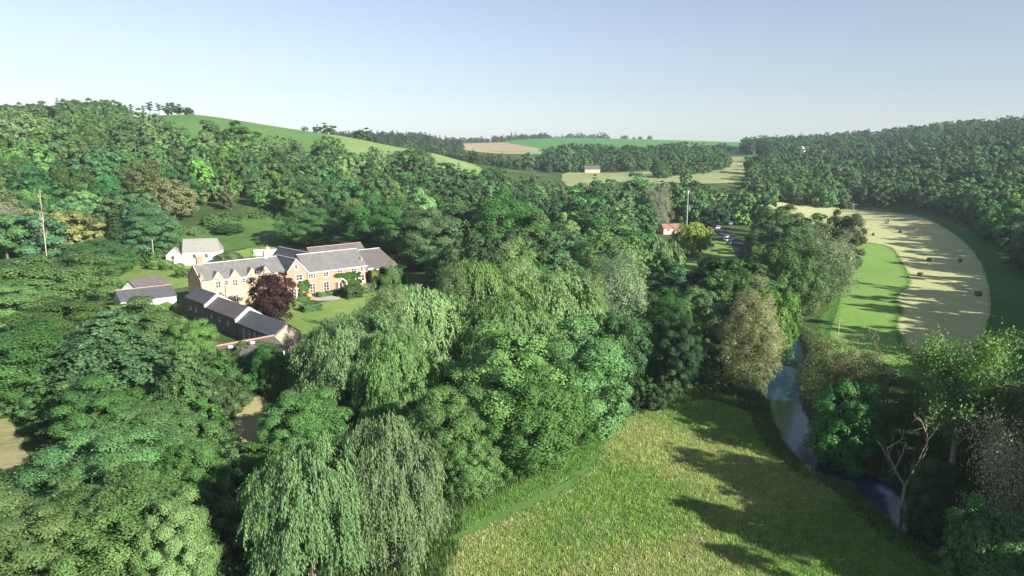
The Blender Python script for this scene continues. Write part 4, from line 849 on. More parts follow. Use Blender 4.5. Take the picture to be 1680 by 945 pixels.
# gutters / white eaves
MB().box(-24.9, -5.9, -.3, -.14, 6.55, 6.72).build('eaves_board', M['trim'], ho); MB().box(.4, 17.0, -.42, -.28, 5.62, 5.82).build('eaves_board', M['trim'], ho)
MB().box(17.1, 26.5, .2, .32, 4.2, 4.42).build('eaves_board', M['trim'], ho)
# four wall gables of the cream half
for k, xc in enumerate((-21.4, -17.6, -13.6, -10.4)):
    g = MB(); w_ = 1.15; g.prism([(xc - w_, 6.3), (xc + w_, 6.3), (xc + w_, 6.85), (xc, 8.35), (xc - w_, 6.85)], 'y', -.06, .5)
    dg = g.build('wall_gable', M['cream'], ho)
    r = MB()
    for sg in (-1, 1):
        q0 = (xc + sg * (w_ + .15), 6.72); q1 = (xc, 8.45); A = [(q0[0], -.22, q0[1]), (q1[0], -.22, q1[1]), (q1[0], 2.1, q1[1]), (q0[0], .25, q0[1])]
        r.poly([(*p[:2], p[2] + .13) for p in A] + [(*p[:2], p[2]) for p in A], [(0, 1, 2, 3), (7, 6, 5, 4), (0, 4, 5, 1), (1, 5, 6, 2), (2, 6, 7, 3), (3, 7, 4, 0)])
    r.build('gable_roof', M['slate'], dg)
    for sg in (-1, 1):
        c = MB(); A = [(xc + sg * (w_ + .15), 6.74), (xc, 8.6), (xc, 8.42), (xc + sg * (w_ + .15), 6.56)]
        c.poly([(a, -.3, b) for a, b in A] + [(a, -.23, b) for a, b in A], [(0, 1, 2, 3), (7, 6, 5, 4), (0, 4, 5, 1), (1, 5, 6, 2), (2, 6, 7, 3), (3, 7, 4, 0)]); c.build('bargeboard', M['trim'], dg)
    window(ho, xc - .6, xc + .6, 4.85, 6.5, .05); window(ho, xc - .6, xc + .6, 1.2, 2.95, .05)
for xc in (-19.5, -15.6): window(ho, xc - .45, xc + .45, 5.3, 6.4, .05, 1, 2)
for xc in (-19.4, -12.0): window(ho, xc - .5, xc + .5, .9, 2.9, .05, 2, 3)
for x in (-19.9, -5.75, .15, 16.6): MB().tube([(x, -.12, .1), (x, -.12, 3), (x, -.12, 5.7)], .055, 6).build('drainpipe', M['dark'], ho)
MB().box(-24.8, -5.7, -.005, .05, 3.35, 3.5).build('string_course', M['trim'], ho)
# bay gable
window(ho, -3.25, -2.3, 6.85, 8.35, -.3, 1, 3); window(ho, -3.1, -1.25, 4.25, 5.75, -.3); window(ho, -5.25, -4.25, 4.1, 5.3, -.3)
window(ho, -4.5, -3.0, .1, 2.4, -.3, 2, 3, name='glazed_door', fr=.16); MB().box(-4.7, -2.8, -1.1, -.32, 2.45, 2.6).build('door_hood', M['white'], ho)
# brick half
for x0, x1 in ((.35, 2.3), (4.3, 5.95), (8.15, 9.8), (12.15, 13.9)): window(ho, x0, x1, 4.25, 5.5, 0, 2 if x1 - x0 < 1.9 else 3)
window(ho, 14.9, 15.7, 4.3, 5.6, 0, 1); window(ho, 16.0, 16.6, 4.3, 5.6, 0, 1); window(ho, 15.0, 16.1, 1.9, 3.6, 0, 1, 2); window(ho, 13.4, 14.4, 2.1, 3.2, 0, 1, 1)
for x0, x1 in ((.55, 2.15), (4.3, 5.9)): window(ho, x0, x1, .12, 3.05, 0, 2, 4, name='glazed_door')
pc = MB(); pc.prism([(7.8, 0), (8.0, 0), (8.0, 2.5), (9.0, 3.4), (10.0, 2.5), (10.0, 0), (10.2, 0), (10.2, 2.6), (9.0, 3.65), (7.8, 2.6)], 'y', -1.3, -.02); pc.build('porch', M['white'], ho)
MB().box(8.5, 9.5, -.03, -.005, .02, 2.2).build('door', M['glass'], ho)
for x, z in ((7.0, 2.1), (11.4, 2.0)):
    a = MB(); a.tube([(x + .9 * math.cos(q), -.06, z - .6 + .9 * math.sin(q)) for q in np.linspace(0, math.pi, 9)], .09, 5); a.build('brick_arch', M['pot'], ho)
chimney(ho, -23.6, 4, 8.6, 11.4, 1.3, .8, 3); chimney(ho, -24.75, .5, 5.5, 8.0, .6, .6, 1); chimney(ho, -8.2, 4.0, 8.9, 11.4, .9, .7, 2, M['pink']); chimney(ho, -6.6, 6.2, 8.0, 11.9, .8, .6, 1, M['pink']); chimney(ho, 16.1, 1.3, 6.4, 7.5, .5, .5, 1)
# hall front: wide dark doors
MB().box(17.2, 21.2, .4, .58, 3.6, 3.95).build('canopy_board', M['lead'], ho); MB().box(17.2, 22.6, .52, .59, .1, 3.5).build('dark_opening', M['dark'], ho)
for x in (17.8, 19.3, 20.8): 
    c = MB(); c.prism([(x + .6 * math.cos(q), .25 + .18 * math.sin(q)) for q in np.linspace(0, 6.283, 9)[:-1]], 'z', .1, 3.4); c.build('curtain', M['purple'], ho)
MB().box(17.2, 18.9, -.1, .5, 4.45, 4.9).build('roof_box', M['white'], ho)
# rear wings behind the house
rw = empty('rear_wing', hl(9, 16), HA, label='dark slate roofed low wing behind the brick half, showing over its ridge', cat='outbuilding')
block(rw, -4, 4, 0, 16, 3.6, 8.2, M['brick'], M['slate_blue'], axis='y', ridge=M['grey_ridge'])
rw = empty('rear_hall', hl(22, 19), HA, label='brown roofed hall behind the right end of the house, edge on to the dark wood', cat='outbuilding')
block(rw, -9, 8, 0, 9, 4.4, 8.3, M['brick'], M['slate_brown'], ridge=M['ridge_tile'])
# barns
ba = empty('barn_range', hl(-26.1, 0), HA, label='three joined dark stone barns stepping down from the left end of the house', cat='barn')
for (f0, f1, ze, zr, rm, lab) in ((.4, 11, 4.0, 5.7, M['slate_blue'], 'smooth blue grey roof next to the house'), (11.2, 25.6, 3.4, 5.2, M['slate_brown'], 'weathered brown grey roof in the middle'), (26.0, 41.0, 2.8, 4.7, M['slate_blue'], 'dark roof at the lower end')):
    block(ba, -2.6, 2.6, -f1, -f0, ze, zr, M['stone'], rm, axis='y', over=.2, roof_label=lab, z0=-2.5, gable_over=.05)
for f, ze, zr in ((11.1, 3.95, 5.65), (25.8, 3.35, 5.15)):
    c = MB(); c.poly([(-2.9, -f - .3, ze - .05), (0, -f - .3, zr + .28), (2.9, -f - .3, ze - .05), (2.9, -f - .3, ze - .5), (-2.9, -f - .3, ze - .5), (-2.9, -f + .3, ze - .05), (0, -f + .3, zr + .28), (2.9, -f + .3, ze - .05), (2.9, -f + .3, ze - .5), (-2.9, -f + .3, ze - .5)],
                     [(0, 1, 2, 3, 4), (9, 8, 7, 6, 5), (0, 5, 6, 1), (1, 6, 7, 2), (2, 7, 8, 3), (3, 8, 9, 4), (4, 9, 5, 0)]); c.build('coping', M['white'], ba)
c = MB(); c.poly([(-2.6, -41.12, 2.6), (0, -41.12, 4.5), (2.6, -41.12, 2.6), (2.6, -41.12, -2), (-2.6, -41.12, -2), (-2.6, -41.04, 2.6), (0, -41.04, 4.5), (2.6, -41.04, 2.6), (2.6, -41.04, -2), (-2.6, -41.04, -2)], [(0, 1, 2, 3, 4), (9, 8, 7, 6, 5), (0, 5, 6, 1), (1, 6, 7, 2), (2, 7, 8, 3), (3, 8, 9, 4), (4, 9, 5, 0)]); c.build('gable_wall', simple('tan_stone', (.3, .25, .18), (.45, .38, .28), 2.5), ba)
for f in (29, 31.2, 33.5, 35.6, 37.8): window(ba, -f - .4, -f + .4, .2, 2.1, -2.6, 1, 1, axis='y', side=-1, fr=.06)
for f in (3, 6, 14, 18, 22): window(ba, -f - .3, -f + .3, 1.7, 2.4, -2.6, 1, 1, axis='y', side=-1, fr=.03)
sh = empty('low_shed', hl(-34.5, -41.5), HA, label='low lean-to shed with brown slate roof, clay ridge and white posts below the barns', cat='shed')
q = [(-4.6, 0, 3.0), (5.6, 0, 3.0), (5.6, -5.0, 1.7), (-4.6, -5.0, 1.7)]
MB().poly([(*p[:2], p[2] + .14) for p in q] + [(*p[:2], p[2]) for p in q], [(0, 1, 2, 3), (7, 6, 5, 4), (0, 4, 5, 1), (1, 5, 6, 2), (2, 6, 7, 3), (3, 7, 4, 0)]).build('roof', M['slate_brown'], sh)
MB().box(-4.6, 5.7, -.15, .15, 3.05, 3.3).build('ridge_cap', M['ridge_tile'], sh); MB().box(-4.4, 5.4, -.1, .1, -2.5, 3.0).build('wall', M['stone'], sh); MB().box(-4.4, 5.4, -1.6, -1.4, -2.5, 2.5).build('wall', M['dark'], sh)
for x in (-4.2, -3.4, -1.2, -.5, .2, 1.2, 3, 5): MB().box(x - .13, x + .13, -4.8, -4.55, -2.6, 1.72).build('post', M['white'], sh)
for x in (-2.6, 1.2): MB().box(x - .35, x + .35, -1.4, -.7, 2.75, 3.1).build('skylight', M['white'], sh)
# outhouse with grey roof
a_oh = a = math.atan2(164.4 - 157.2, -78.0 + 86.7)
oh = empty('outhouse', (-86.7, 157.2, 7.3), a, label='long single storey outhouse with plain grey roof and white wall, left of the barns', cat='outbuilding')
block(oh, 0, 11.3, -3.6, 3.6, 2.4, 4.2, M['white'], M['slate_blue'], ridge=M['ridge_tile'], z0=-1)
oh2 = empty('outhouse', (-86.5, 166.5, 7.3), a + .5, label='small dark grey roof rising behind the long grey roofed outhouse', cat='outbuilding')
block(oh2, 0, 9, 0, 6, 2.2, 4.6, M['white'], M['slate_brown'])
ca = empty('awning', (-90.5, 163.5, gz(-90.5, 163.5)), .5, label='small white tilted awning left of the dark grey roof', cat='awning')
MB().poly([(0, 0, 2.6), (2.8, .3, 3.4), (2.6, 2.4, 3.5), (.2, 2.2, 2.4), (0, 0, 2.52), (2.8, .3, 3.32), (2.6, 2.4, 3.42), (.2, 2.2, 2.32)], [(0, 1, 2, 3), (7, 6, 5, 4), (0, 4, 5, 1), (1, 5, 6, 2), (2, 6, 7, 3), (3, 7, 4, 0)]).build('canvas', M['white'], ca)
for x, y, z in ((0.1, .1, 2.5), (2.7, .35, 3.35), (2.5, 2.3, 3.4), (.25, 2.1, 2.35)): MB().tube([(x, y, -.2), (x, y, z)], .04, 5).build('post', M['metal'], ca)
# white cottage
ct = empty('white_cottage', (-98.6, 217, 9.0), math.radians(14), label='white walled cottage with pale slate roof and small porch wing behind the house', cat='cottage')
block(ct, 0, 10.6, 0, 6.6, 2.9, 6.2, M['white'], M['slate_pale'], z0=-1.5, hipr=1.2, over=.25)
block(ct, -4.6, -.2, -.2, 3.4, 1.9, 4.0, M['white'], M['slate_pale'], z0=-1.5, axis='y')
for x in (3.2, 6.6): window(ct, x - .5, x + .5, .9, 2.1, 0, 1, 2, fr=.05)
window(ct, -3.2, -2.2, .6, 1.8, -.2, 1, 1, fr=.05)
window(ct, 2.2, 3.4, 1.6, 2.8, 0, 1, 2, axis='y', side=-1, fr=.05)
for px, py, Y, lab, mt, rf, sz, rz in ((972, 276, 705, 'cottage with grey roof and sunlit gable under the trees in the middle distance', M['cream'], M['slate_blue'], (15, 8, 3.2, 6.5), .2), (1021, 259, 790, 'pale house half hidden among the trees above the middle distance cottage', M['white'], M['slate_pale'], (10, 7, 4, 6.5), .3),
    (1104, 356, 322, 'building with red brown roof and pink wall left of the pale mast', M['pink'], M['red_roof'], (9, 5, 2.4, 4), .25), (1268, 245, 960, 'small white farm building on the low skyline at the foot of the right hill', M['white'], M['slate_pale'], (14, 7, 3, 5), .1), (1322, 244, 940, 'smaller white barn right of the white farm building', M['white'], M['slate_pale'], (10, 6, 2.5, 4), .1),
    (752, 418, 206, 'white gable of a hidden cottage between dark trees right of the house', M['white'], M['slate_brown'], (7, 5, 3.4, 5.8), -.9), (1546, 233, 1080, 'pale roofed farm shed high on the right hill', M['white'], M['slate_pale'], (26, 9, 3, 5), -.1)):
    x, z = x_at(px, Y, 10), 0
    z = z_at(px, py, Y) if Y > 900 else gz(x_at(px, Y, gz(x, Y)), Y); x = x_at(px, Y, z)
    b = empty('cottage' if 'cottage' in lab or 'house' in lab else 'farm_building', (x, Y, z + (.3 if Y < 900 else -1)), rz, label=lab, cat='building')
    block(b, -sz[0] / 2, sz[0] / 2, 0, sz[1], sz[2], sz[3], mt, rf, z0=-4)
    if Y < 800:
        for k in (-.25, .25): window(b, sz[0] * k - .6, sz[0] * k + .6, .9, 2.1, 0, 1, 1, fr=.08)
# retaining wall and terrace on the bank
rt = empty('garden_wall', (-85.5, 240, gz(-83, 240)), .25, label='pale stone garden wall with terrace slabs on the bank behind the house', cat='wall')
MB().box(0, 9, 0, .5, -1, 1.3).build('wall', M['trim'], rt); MB().box(1, 11, -4.2, -3.8, -1.5, .5).build('step_wall', M['trim'], rt); MB().box(.2, 10.4, -3.78, -.02, -1.2, .25).build('slab', M['gravel'], rt)
pg = empty('parasol', (hl(-6.5, 33).x, hl(-6.5, 33).y, gz(hl(-6.5, 33).x, hl(-6.5, 33).y)), 0, label='black domed canopy tent standing by the gravel drive behind the house', cat='tent')
d = MB(); ring = [[(3.2 * math.cos(a_) * r_, 3.2 * math.sin(a_) * r_, 1.2 + 1.5 * math.sqrt(max(0, 1 - r_ * r_))) for a_ in np.linspace(0, 6.283, 17)[:-1]] for r_ in (1, .93, .75, .5, .2)]
pts = sum(ring, []); fs_ = [(k * 16 + i, k * 16 + (i + 1) % 16, (k + 1) * 16 + (i + 1) % 16, (k + 1) * 16 + i) for k in range(4) for i in range(16)] + [tuple(64 + i for i in range(16))]
d.poly(pts, fs_); d.build('canopy', M['dark'], pg)
for a_ in (0.4, 2, 3.5, 5.1): MB().tube([(3 * math.cos(a_), 3 * math.sin(a_), 0), (3 * math.cos(a_), 3 * math.sin(a_), 1.4)], .05, 5).build('post', M['metal'], pg)
pg.name = 'canopy_tent'
# ivy and climbers on the walls
def foliage(name, boxes, c, label, cat, leaf=.36, dens=420, parent_loc=HO, rz=HA, mat=None):
    V = []; T = []
    for (x0, x1, y0, y1, z0, z1) in boxes:
        ctr = np.array([(x0 + x1) / 2, (y0 + y1) / 2, (z0 + z1) / 2]); hs = np.array([x1 - x0, y1 - y0, z1 - z0]) / 2
        n = int(dens * 4 * (hs[0] * hs[1] + hs[1] * hs[2] + hs[0] * hs[2]) + 60); d = sph(n, rng); d[:, 2] = np.where(d[:, 2] < -.3, -d[:, 2], d[:, 2])
        q = np.sign(d) * np.abs(d) ** .45; q = q / np.maximum(np.abs(q).max(1, keepdims=True), .75)
        bump_ = 1 + .1 * np.sin(q[:, :1] * 7 + q[:, 2:] * 5 + x0); P = ctr + q * hs * bump_ * rng.uniform(.8, 1.05, (n, 1))
        V.append(cards(P, unit(d + rng.normal(0, .45, (n, 3))), leaf * rng.uniform(.6, 1.4, n), leaf * .6 * np.ones(n), rng)); T.append(rng.random(n) * .6 + .2)
    V = np.concatenate(V); me = mesh_np(name, V, np.full(len(V) // 4, 4), np.arange(len(V)), (M['leaf'],), None, {'tone': ('FACE', np.concatenate(T))})
    o = link(name, me, None, parent_loc); o.rotation_euler = (0, 0, rz); o.color = (*c, 1); return tag(o, label, cat)
foliage('climbing_plant', [(-2.5, .1, -.95, .1, -.3, 3.3), (-2.2, -.2, -.85, .1, 2.6, 4.1)], (.06, .15, .02), 'clipped climber with rounded top on the wall of the gabled bay', 'climber')
foliage('climbing_plant', [(7.6, 13.2, -.35, .1, 3.5, 4.6), (9.2, 14.6, -.4, .1, 3.0, 4.2), (10.8, 14.7, -.6, .1, .3, 2.4), (10.2, 13, -.45, .1, 2.2, 3.4)], (.06, .17, .02), 'spreading green climber round the porch at the right of the brick front', 'climber')
foliage('hedge', [(10.0, 15.5, -4.2, -2.6, -.2, 1.5)], (.1, .17, .05), 'clipped yellowish hedge in front of the climber by the porch', 'hedge')
foliage('flower_bed', [(1.2, 5.5, -3.5, -1.6, -.3, 1.0), (5.2, 7.6, -4.4, -2.6, -.3, 1.3)], (.09, .17, .05), 'leafy flower bed in front of the two tall glazed doors', 'flower bed')
foliage('flower_bed', [(-7.5, -1.5, -3.8, -2.4, -.3, .7)], (.07, .16, .04), 'low planting beside the copper beech under the gabled bay', 'flower bed')
foliage('shrub', [(5.5, 9.5, -9.5, -6.5, -.5, 2.6)], (.06, .14, .035), 'bushy green shrub on the lawn in front of the flower beds', 'shrub')
foliage('shrub', [(-8.5, -4.5, -14.5, -12.0, -.4, 1.0)], (.05, .15, .05), 'low blue green shrub on the lawn below the copper beech', 'shrub')
foliage('shrub', [(16.8, 18.6, -2.6, -1.0, -.5, 4.4)], (.2, .26, .05), 'tall yellow green shrub with pink top at the right corner of the house', 'shrub')
foliage('shrub', [(17.5, 24, -6, -2.5, -.5, 3.2), (21, 26, -4, -.5, -.5, 4.6)], (.045, .12, .035), 'dark shrubbery screening the low hall at the right end of the house', 'shrub')
W0 = Vector((0, 0, 0))
foliage('shrub', [(-106, -99.5, 210.5, 213, 7.4, 9.9), (-101, -96, 209, 211.5, 7.4, 9.2)], (.09, .17, .05), 'rounded green bushes hiding the foot of the white cottage porch wing', 'shrub', parent_loc=W0, rz=0)
foliage('shrub', [(-88, -82, 214, 219, 7.6, 11.2), (-83.5, -77, 212, 217, 7.5, 10.2)], (.1, .17, .07), 'pale green bushes to the right of the white cottage', 'shrub', parent_loc=W0, rz=0)
foliage('shrub', [(-92, -88, 197, 200, 7, 9.4)], (.08, .17, .04), 'small bush on the lawn between the cottage and the house', 'shrub', parent_loc=W0, rz=0)
foliage('hedge', [(-2, 4.5, -6.8, -4.4, -1.2, 1.9), (4, 9.4, -6.4, -4.6, -1.2, 1.1)], (.09, .17, .05), 'untrimmed hedge growing against the white wall of the long grey roofed outhouse', 'hedge', parent_loc=Vector((-86.7, 157.2, 7.3)), rz=a_oh)
foliage('hedge', [(-13, 8, 27.5, 29.0, -.5, 1.4)], (.06, .13, .04), 'long clipped hedge behind the cream half of the house', 'hedge')
# garden seats and table umbrella
pt = empty('garden_ornament', (hl(-1.2, -3.0).x, hl(-1.2, -3.0).y, gz(hl(-1.2, -3.0).x, hl(-1.2, -3.0).y)), 0, label='rounded orange terracotta pot by the planting under the gabled bay', cat='pot')
MB().tube([(0, 0, 0), (0, 0, .4), (0, 0, 1.0), (0, 0, 1.4), (0, 0, 1.55)], [.35, .6, .7, .45, .5], 12).build('pot', M['terracotta'], pt)
bench0 = empty('garden_bench', hl(6.8, -1.6), HA, label='brown garden bench between the second glazed door and the porch', cat='bench')
MB().box(-.8, .8, -.25, .25, .4, .46).build('seat', M['wood'], bench0); MB().box(-.8, .8, .22, .28, .5, .95).build('backrest', M['wood'], bench0)
for x in (-.7, .7):
    for y in (-.2, .2): MB().box(x - .04, x + .04, y - .04, y + .04, 0, .4).build('leg', M['wood'], bench0)
um = empty('parasol', hl(-15.5, -5.5, .0), HA, label='closed blue garden parasol beside the copper beech in front of the cream half', cat='parasol')
MB().tube([(0, 0, 0), (0, 0, 2.6)], .04, 6).build('pole', M['metal'], um); MB().tube([(0, 0, 1.0), (0, 0, 1.6), (0, 0, 2.5)], [.55, .4, .05], 8).build('canopy', plain('blue_cloth', (.12, .16, .45), .8, .2), um)
def telegraph(px, Y, top, label, bar=1.6, rad=.14, mat='wood'):
    z = gz(x_at(px, Y, 8), Y); x = x_at(px, Y, z); z = gz(x, Y); h = z_at(px, top, Y) - z
    e = empty('utility_pole', (x, Y, z), 0, label=label, cat='pole'); MB().tube([(0, 0, -.3), (0, 0, h / 2), (0, 0, h)], [rad * 1.2, rad, rad * .8], 8).build('pole', M[mat], e)
    if bar: MB().box(-bar / 2, bar / 2, -.06, .06, h - .5, h - .36).build('crossarm', M[mat], e)
    return e
telegraph(253, 222, 393, 'bare wooden pole standing left of the white cottage', 0, .17); telegraph(437, 262, 382, 'thin pole with wide crossarm on the bank above the garden wall', 6, .08)
telegraph(1400, 474, 334, 'pale pole with crossarm at the far edge of the hay field', 5, .25, 'metal')
ms = telegraph(1126, 318, 317, 'tall slim pale mast with white head beside the pink walled building', 0, .16, 'metal'); ms.name = 'mast'
MB().tube([(0, 0, z_at(1126, 317, 318) - ms.location.z - .1), (0, 0, z_at(1126, 317, 318) - ms.location.z + 1.1)], .35, 8).build('lamp_head', M['white'], ms)
# bales
b0 = None
for px, py, lab in ((1311 + 147, 364, 'small dark bale at the back of the hay field, right one of a close pair'), (1455, 367.5, 'small dark bale at the back of the hay field, left one of a close pair'), (1433, 387, 'dark bale alone in the pale hay above the top of the mown strip'), (1477, 382, 'dark pointed bale in the middle of the pale hay'),
    (1524, 429, 'dark round bale in sunlight near the tips of the tree shadows'), (1510, 454, 'dark round bale next to the bulge of the bright mown strip'), (1575, 431, 'dark bale at the inner edge of the shaded hay, farther one'), (1605, 486, 'dark bale in deep shade near the right edge of the hay, the nearest one')):
    x, y = hit(px, py, ground); e = empty('hay_bale', (x, y, gz(x, y) + .12), random.uniform(0, 3), label=lab, cat='hay bale', group='bales on the hay field'); e.scale = (.85, .85, .85)
    if b0 is None:
        m_ = MB(); m_.tube([(-.95, 0, .78), (-.9, 0, .78), (-.6, 0, .78), (0, 0, .78), (.6, 0, .78), (.9, 0, .78), (.95, 0, .78)], [.65, .76, .8, .8, .8, .76, .65], 18); b0 = m_.mesh('bale', M['baled'])
        m_ = MB(); [m_.tube([(x_ - .02, 0, .78), (x_ + .02, 0, .78)], .815, 18) for x_ in (-.45, 0, .45)]; b1 = m_.mesh('net_wrap', M['wood'])
    link('bale', b0, e); link('net_wrap', b1, e)
# cars
def make_car(colr, loc, rz, label):
    e = empty('parked_car', loc, rz, label=label, cat='car', group='vehicles by the road')
    paint = plain('car_paint', colr, .25, .6)
    MB().prism([(-2.1, .35), (2.1, .35), (2.15, .7), (1.9, .88), (1.0, .95), (-1.9, .98), (-2.1, .8)], 'y', -.85, .85).build('body', paint, e)
    MB().prism([(-1.75, .985), (.95, .96), (.35, 1.42), (-1.3, 1.45)], 'y', -.72, .72).build('cabin_glass', M['glass'], e); MB().box(-1.25, .3, -.7, .7, 1.44, 1.5).build('cabin_roof', paint, e)
    for x in (-1.3, 1.3):
        for y in (-.8, .8):
            q = MB(); q.tube([(x, y - .11, .33), (x, y + .11, .33)], .33, 12); q.build('wheel', M['tyre'], e)
    for y in (-.55, .55): MB().box(2.13, 2.17, y - .18, y + .18, .62, .76).build('headlight', M['white'], e)
    return e
def on(px, py, dz=.4): x, y = hit(px, py, ground); return (x, y, gz(x, y) + dz)
for c_, px, py, rz, lab in (((.8, .8, .8), 1178, 377, 1.2, 'white car driving on the dark road bend'), ((.55, .58, .6), 1191, 392, .6, 'silver car parked nearest the bend in the row beside the road'), ((.75, .76, .78), 1195, 397, .6, 'white car parked second in the row beside the road'), ((.1, .12, .16), 1200, 403, .6, 'dark blue car parked at the near end of the row beside the road'), ((.6, .62, .62), 1168, 380, .5, 'light grey car parked at the far end of the row beside the road'), ((.3, .45, .7), 1199, 370, 1.2, 'light blue car under the trees right of the road')):
    make_car(c_, on(px, py), rz, lab)
# felled timber and posts by the river
fp = empty('field_post', (*hit(1375, 556, ground), gz(*hit(1375, 556, ground))), 0, label='thin pale post at the lower corner of the bright mown strip', cat='post'); MB().tube([(0, 0, 0), (0, 0, 4.6)], .07, 6).build('post', M['pale_bark'], fp)

# ------------------------------------------------------------------ meadow grass, reeds, bank plants
TUFTS = bpy.data.collections.new('grass_kinds')
def tuft(nb, h, spread, wid, seed, bend=.35):
    g = np.random.default_rng(seed); V = []; T = []
    for k in range(nb):
        a = g.uniform(0, 6.28); r = spread * math.sqrt(g.random()); x, y = r * math.cos(a), r * math.sin(a); a2 = g.uniform(0, 6.28); b = bend * h * g.uniform(.3, 1.2); hh = h * g.uniform(.6, 1.2)
        t = np.array([math.cos(a2), math.sin(a2), 0]); s_ = np.array([-t[1], t[0], 0]) * wid / 2; p0 = np.array([x, y, -.05]); p1 = p0 + t * b * .35 + [0, 0, hh * .6]; p2 = p0 + t * b + [0, 0, hh]
        V += [p0 - s_, p0 + s_, p1 + s_ * .8, p1 - s_ * .8, p1 - s_ * .8, p1 + s_ * .8, p2 + s_ * .15, p2 - s_ * .15]; tt = g.random(); T += [tt, tt]
    V = np.array(V); return mesh_np('tuft', V, np.full(len(V) // 4, 4), np.arange(len(V)), (M['grass'],), None, {'tone': ('FACE', T)})
for i in range(4): o = bpy.data.objects.new('tuft_%d' % i, tuft(22, .55, .55, .05, 200 + i)); TUFTS.objects.link(o)
def grass(name, P, lo, hi, colr, label):
    n = len(P); rot = np.zeros((n, 3)); rot[:, 2] = rng.uniform(0, 6.28, n); s_ = rng.uniform(lo, hi, n)
    return scatter(name, P, rot, np.stack([s_, s_, s_ * rng.uniform(.6, 1.2, n)], -1), rng.integers(0, 4, n), TUFTS, colr, 'stuff', label)
def fill(poly, n, excl=None, world=False):
    W = np.array(poly if world else [hit(*p) for p in poly]); A, B = W.min(0), W.max(0); P = rng.uniform(A, B, (n * 3, 2)); P = P[inpoly(P[:, 0], P[:, 1], W)][:n]
    P = P[river_dist(P[:, 0], P[:, 1]) > 4.3]; P = P[~inpoly(P[:, 0], P[:, 1], np.array([hit(*p) for p in PATH_PX]))]
    return np.column_stack([P, ground(P[:, 0], P[:, 1])])
Pm = fill(MEADOW, 42000); nz = np.array([math.sin(p[0] * .21 + 1.3 * math.sin(p[1] * .13)) + math.sin(p[1] * .17 + p[0] * .07) for p in Pm]) + rng.normal(0, .5, len(Pm))
grass('meadow_grass', Pm[nz > .1], .35, .85, (.2, .33, .08), 'green meadow grass'); grass('seeding_grass', Pm[nz <= .1], .35, .8, (.34, .4, .16), 'pale seeding meadow grass'); 
Pr = fill(MEADOW, 1500); grass('meadow_flowers', Pr, .5, .9, (.5, .38, .3), 'pinkish flowering stems in the meadow')
edge = []
for P_ in (HAY, STRIP, FIELD):
    W_ = np.array([hit(*p) for p in P_]); W_ = smooth_line(np.concatenate([W_, W_[:1]]), 30); edge.append(W_[rng.integers(0, len(W_), 2200)] + rng.normal(0, .45, (2200, 2)))
edge = np.concatenate(edge); grass('field_margin', np.column_stack([edge, ground(edge[:, 0], edge[:, 1])]), .4, .9, (.17, .3, .08), 'longer grass along the edges between hay and green strips')
Pp = fill([(735, 878), (800, 850), (870, 820), (930, 790), (962, 765), (990, 735), (978, 765), (945, 800), (880, 832), (810, 862), (745, 892)], 10, None)
W_ = np.array([hit(*p) for p in PATH_PX]); A_, B__ = W_.min(0), W_.max(0); Pp = rng.uniform(A_, B__, (9000, 2)); Pp = Pp[inpoly(Pp[:, 0], Pp[:, 1], W_)]
grass('path_grass', np.column_stack([Pp, ground(Pp[:, 0], Pp[:, 1])]), .14, .3, (.15, .3, .06), 'short grass of the mown path')
grass('verge', fill([(690, 925), (700, 865), (800, 820), (900, 770), (990, 715), (990, 735), (960, 768), (870, 818), (800, 848), (740, 880)], 6000), .35, .9, (.14, .28, .06), 'sunny grass between the trees and the mown path')
# river bank plants
i = rng.integers(0, len(RIVS) - 1, 5200); tt = rng.random((5200, 1)); B_ = RIVS[i] * (1 - tt) + RIVS[i + 1] * tt; dd = RIVS[i + 1] - RIVS[i]; dd = dd / (np.hypot(dd[:, 0], dd[:, 1])[:, None] + 1e-9)
B_ = B_ + np.stack([-dd[:, 1], dd[:, 0]], -1) * (rng.choice([-1, 1], 5200) * rng.uniform(3.2, 6.0, 5200))[:, None]
grass('bank_plants', np.column_stack([B_, ground(B_[:, 0], B_[:, 1])]), .7, 1.6, (.09, .16, .05), 'rank grass and reeds along the river banks')
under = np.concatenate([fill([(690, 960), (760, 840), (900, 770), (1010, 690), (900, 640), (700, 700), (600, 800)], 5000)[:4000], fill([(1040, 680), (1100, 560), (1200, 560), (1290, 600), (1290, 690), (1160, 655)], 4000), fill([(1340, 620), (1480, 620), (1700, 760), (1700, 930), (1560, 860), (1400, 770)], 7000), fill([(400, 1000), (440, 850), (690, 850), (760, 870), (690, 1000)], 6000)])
grass('rough_undergrowth', under, .8, 1.9, (.07, .13, .035), 'rough grass under the trees')
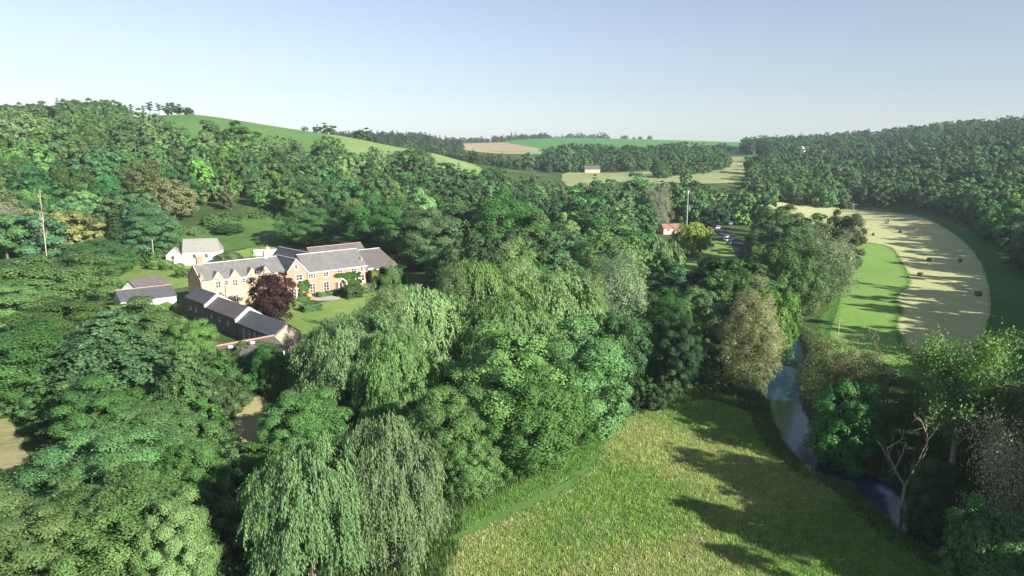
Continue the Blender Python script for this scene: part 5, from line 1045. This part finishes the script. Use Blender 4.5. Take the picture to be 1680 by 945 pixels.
# undergrowth between foreground trees
U = fill([(-100, 960), (-100, 640), (150, 600), (420, 620), (440, 760), (420, 960)], 2600); h_ = rng.uniform(1.2, 3.2, len(U))
BUSH = bpy.data.collections.new('bush_kinds')
for k in ('shrub', 'hedgeball'): BUSH.objects.link(bpy.data.objects.new('bush_' + k, PR[k]['whole']))
def bushes(name, P, lo, hi, c, label):
    P = P.copy(); n = len(P); s_ = rng.uniform(lo, hi, n); rot = np.zeros((n, 3)); rot[:, 2] = rng.uniform(0, 6.28, n); P[:, 2] -= .2
    scatter(name, P, rot, np.stack([s_, s_, s_ * rng.uniform(.7, 1.1, n)], -1), rng.integers(0, 2, n), BUSH, c, 'stuff', label)
for hole in ([(-60, 850), (-60, 690), (30, 680), (110, 735), (112, 800), (70, 850)], [(330, 800), (370, 690), (395, 640), (440, 640), (460, 700), (430, 760)]): U = U[~inpoly(U[:, 0], U[:, 1], np.array([hit(*p) for p in hole]))]
bushes('undergrowth', U[::4], .6, 1.3, (.06, .13, .04), 'bushy undergrowth between the foreground trees on the left')
U2 = fill([(130, 470), (230, 440), (300, 432), (300, 400), (340, 360), (480, 352), (480, 362), (400, 362), (330, 385), (300, 400), (240, 425), (130, 440)], 260)
bushes('undergrowth', U2, .4, .9, (.08, .16, .04), 'scrub along the foot of the wood behind the lawns')
U3 = fill([(1040, 690), (1045, 620), (1120, 560), (1200, 570), (1200, 640), (1110, 660)], 150); bushes('undergrowth', U3, .5, 1.1, (.05, .1, .035), 'shaded bushes behind the meadow')

# ------------------------------------------------------------------ haze
hz = MB().box(-3200, 3200, -140, 3600, -12, 135).mesh('haze'); hm = bpy.data.materials.new('haze'); hm.use_nodes = True
for n_ in list(hm.node_tree.nodes):
    if n_.type != 'OUTPUT_MATERIAL': hm.node_tree.nodes.remove(n_)
pv = hm.node_tree.nodes.new('ShaderNodeVolumePrincipled'); pv.inputs['Color'].default_value = (.72, .86, 1, 1); pv.inputs['Density'].default_value = HAZE; pv.inputs['Anisotropy'].default_value = 0.0
hm.node_tree.links.new(pv.outputs[0], [n_ for n_ in hm.node_tree.nodes if n_.type == 'OUTPUT_MATERIAL'][0].inputs['Volume'])
hz.materials.append(hm); tag(link('haze', hz), kind='stuff')
